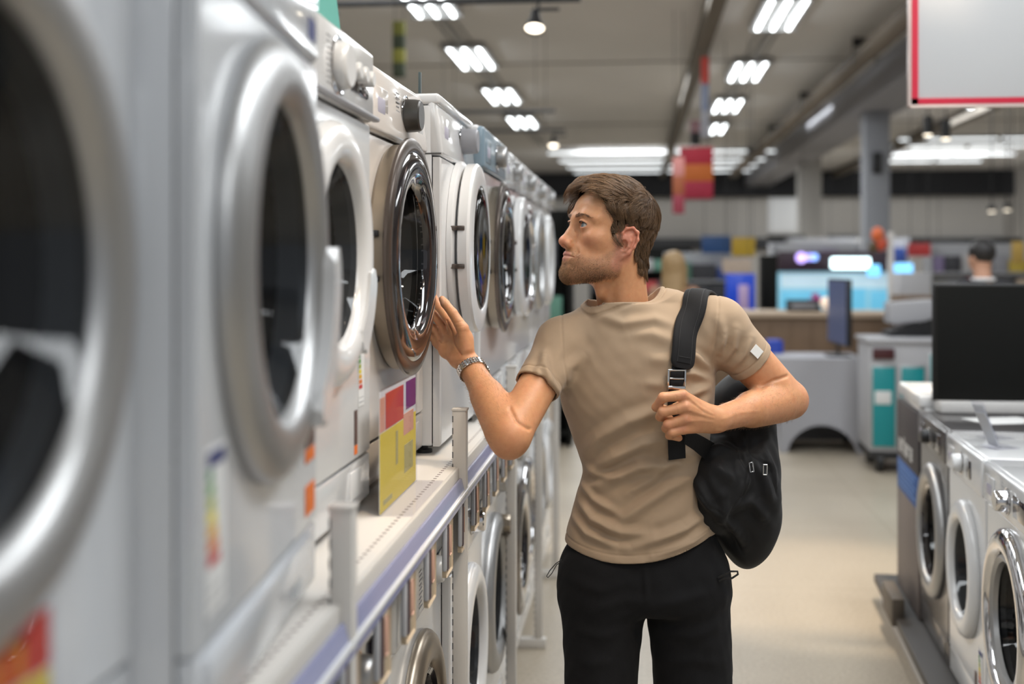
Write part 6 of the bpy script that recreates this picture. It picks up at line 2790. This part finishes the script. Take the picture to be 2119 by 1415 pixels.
# buckle
m_chrome = mat('buckle_chrome', (.78, .77, .75), .12, 1.0)
bc, g_ = on_surface(pq(1402, 784, 2.70), tee, .0100)
upv = nrm(np.array([.03, 0, 1]) - g_ * g_[2])
sdv = np.cross(upv, g_)
c_ = bc - BO
M_ = Matrix(((sdv[0], upv[0], g_[0], c_[0]), (sdv[1], upv[1], g_[1], c_[1]), (sdv[2], upv[2], g_[2], c_[2]), (0, 0, 0, 1)))
bm = B()
box(bm, -.0215, -.0172, -.020, .020, -.002, .0028, .0011, 2, M=M_)
box(bm, .0172, .0215, -.020, .020, -.002, .0028, .0011, 2, M=M_)
box(bm, -.0215, .0215, .0172, .0210, -.002, .0028, .0011, 2, M=M_)
box(bm, -.0165, .0165, -.0015, .0025, -.001, .0022, .0009, 2, M=M_)
box(bm, -.0205, .0205, -.0245, -.0155, -.002, .0042, .0018, 2, M=M_)
obj('buckle', bm, m_chrome, bag)
# webbing wound over the bars
bm = B()
box(bm, -.0152, .0152, .0035, .0165, .0006, .0034, .0012, 2, M=M_)
box(bm, -.0152, .0152, -.0150, -.0030, .0006, .0034, .0012, 2, M=M_)
obj('webbing_loop', bm, m_web, bag)
# zip pulls
for px, py, w1, h1, rt in ((1541, 972, .0052, .0115, .35), (1579, 974, .0052, .0125, -.08)):
    c_, g_ = on_surface(pq(px, py, 2.80), bf, .013)
    g_ = nrm((g_[0] * .5, -1, 0))
    upv = nrm((rt * -.4, 0, 1))
    sdv = np.cross(upv, g_)
    c_ = c_ - BO
    M_ = Matrix(((sdv[0], upv[0], g_[0], c_[0]), (sdv[1], upv[1], g_[1], c_[1]), (sdv[2], upv[2], g_[2], c_[2]), (0, 0, 0, 1)))
    bm = B()
    t_ = .0011
    box(bm, -w1, -w1 + 2 * t_, -h1, h1, -t_, t_, .0004, 1, M=M_)
    box(bm, w1 - 2 * t_, w1, -h1, h1, -t_, t_, .0004, 1, M=M_)
    box(bm, -w1, w1, h1 - 2 * t_, h1, -t_, t_, .0004, 1, M=M_)
    box(bm, -w1, w1, -h1, -h1 + 2 * t_, -t_, t_, .0004, 1, M=M_)
    obj('zip_pull', bm, m_chrome, bag)


# ---------------------------------------------------------------- two shoppers farther off
def shopper(label, x, y, rz, hair, hairc, topc, legc, ht=1.72, long=False, collar=None):
    k = ht / 1.75
    org = Vector((x, y, 0))
    t = thing('person', label, 'person', org, rz)
    ms = mat('shopper_skin_%d' % int(x * 100), (.55, .30, .20), .5)

    def mk(name, F, lo, hi, h, m):
        v, q = mesh_field(F, np.array(lo) * k, np.array(hi) * k, h * k, 16)
        v = relax(v, q, 1, .5)
        o_ = bpy.data.objects.new(name, np_mesh(name, v, q, m))
        C.objects.link(o_)
        o_.parent = t
        return o_

    def K(*a):
        return tuple(float(q) * k for q in a)
    f = Field()
    f.add(ell(K(0, 0, 1.655), K(.074, .092, .098)), 0)
    f.add(ell(K(0, -.045, 1.60), K(.055, .05, .070)), .03)
    f.add(ell(K(0, -.098, 1.618), K(.010, .016, .020)), .01)
    for s in sx:
        f.add(ell(K(s * .076, .005, 1.63), K(.008, .018, .030)), .008)
        f.cut(ell(K(s * .032, -.100, 1.650), K(.014, .014, .009)), .01)
    f.add(cone(K(0, .01, 1.58), K(0, .02, 1.42), .055 * k, .065 * k), .03)
    for s in sx:
        sh = K(s * .17, .01, 1.42)
        el = K(s * .235, .02, 1.14)
        wr = K(s * .22, -.10, .93)
        f.add(cone(sh, el, .05 * k, .042 * k), .03)
        f.add(cone(el, wr, .042 * k, .028 * k), .02)
        f.add(ell(K(s * .215, -.13, .86), K(.018, .035, .055)), .02)
        for j in range(4):
            f.add(cone(K(s * .215, -.105 - j * .018, .83), K(s * .205, -.11 - j * .018, .76 + .008 * abs(j - 1)), .009 * k, .007 * k), .004)
        f.add(cone(K(s * .205, -.10, .88), K(s * .180, -.125, .82), .011 * k, .009 * k), .006)
        f.add(cone(K(s * .09, .01, .90), K(s * .10, 0, .50), .085 * k, .056 * k), .04)
        f.add(cone(K(s * .10, 0, .50), K(s * .10, .03, .09), .054 * k, .036 * k), .03)
    f.add(loft([z * k for z in (.86, 1.0, 1.12, 1.28, 1.40, 1.46)], [0] * 6, [.01 * k] * 6, [a * k for a in (.16, .145, .135, .16, .15, .09)], [a * k for a in (.11, .10, .095, .11, .09, .06)]), .03)
    mk('body', f, (-.32, -.28, .03), (.32, .2, 1.80), .011, ms)
    g = Field()
    g.add(loft([z * k for z in (.88, 1.0, 1.12, 1.28, 1.40, 1.47)], [0] * 6, [.01 * k] * 6, [a * k for a in (.178, .165, .155, .18, .17, .08)], [a * k for a in (.125, .115, .11, .125, .105, .065)]), 0)
    for s in sx:
        g.add(cone(K(s * .16, .01, 1.42), K(s * .232, .02, 1.16), .062 * k, .056 * k), .03)
    mk('shirt', g, (-.34, -.2, .84), (.34, .22, 1.52), .011, mat('shopper_top_%d' % int(x * 100), topc, .85))
    g = Field()
    for s in sx:
        g.add(cone(K(s * .09, .01, .90), K(s * .10, 0, .50), .100 * k, .075 * k), .03)
        g.add(cone(K(s * .10, 0, .50), K(s * .10, .03, .10), .075 * k, .060 * k), .03)
    mk('trousers', g, (-.24, -.15, .04), (.24, .2, 1.03), .012, mat('shopper_legs_%d' % int(x * 100), legc, .85))
    g = Field()
    for s in sx:
        g.add(ell(K(s * .10, -.04, .045), K(.045, .125, .040)), .0)
    g.clip(halfspace((0, 0, .003), (0, 0, -1)), .002)
    mk('shoes', g, (-.2, -.2, -.01), (.2, .14, .12), .009, m_black)
    g = Field()
    g.add(ell(K(0, .012, 1.672), K(.086, .098, .098)), 0)
    if long:
        g.add(cone(K(0, .04, 1.66), K(0, .075, 1.36), .088 * k, .095 * k, ((0, 1, 0), 1.7)), .04)
        g.add(cone(K(.07, .0, 1.62), K(.085, .0, 1.40), .03 * k, .03 * k), .04)
        g.add(cone(K(-.07, .0, 1.62), K(-.085, .0, 1.40), .03 * k, .03 * k), .04)
    g.cut(ell(K(0, -.11, 1.60), K(.070, .075, .085)), .02)
    g.warp(lambda p, d: (.0025 * np.sin(p[:, 0] * 420 + 3 * np.sin(p[:, 2] * 30)) * .8).astype(np.float32))
    mk('hair', g, (-.16, -.14, 1.22), (.16, .2, 1.80), .006, mat('shopper_hair_%d' % int(x * 100), hairc, .5, noise=.3, nscale=30))
    if collar:
        bm = B()
        tube(bm, [(.075 * math.cos(a) * k, (.02 + .07 * math.sin(a)) * k, 1.475 * k) for a in np.linspace(0, 2 * PI, 25)], .013 * k, 8, cap=False)
        obj('collar', bm, mat('white_collar', (.75, .75, .76), .8), t)
    return t


sx1, sy1 = pr(8.6, 2030)
shopper('dark haired person with a white collar, seen from behind over the black screen', sx1, sy1, math.radians(-150), 1, (.012, .010, .010), (.03, .03, .035), (.03, .03, .04), 1.74, collar=True)
sx2, sy2 = pr(9.4, 1396)
shopper('blonde long haired person standing farther off behind the shoulder of the man', sx2, sy2, math.radians(160), 1, (.32, .21, .10), (.30, .16, .10), (.05, .06, .10), 1.66, long=True)
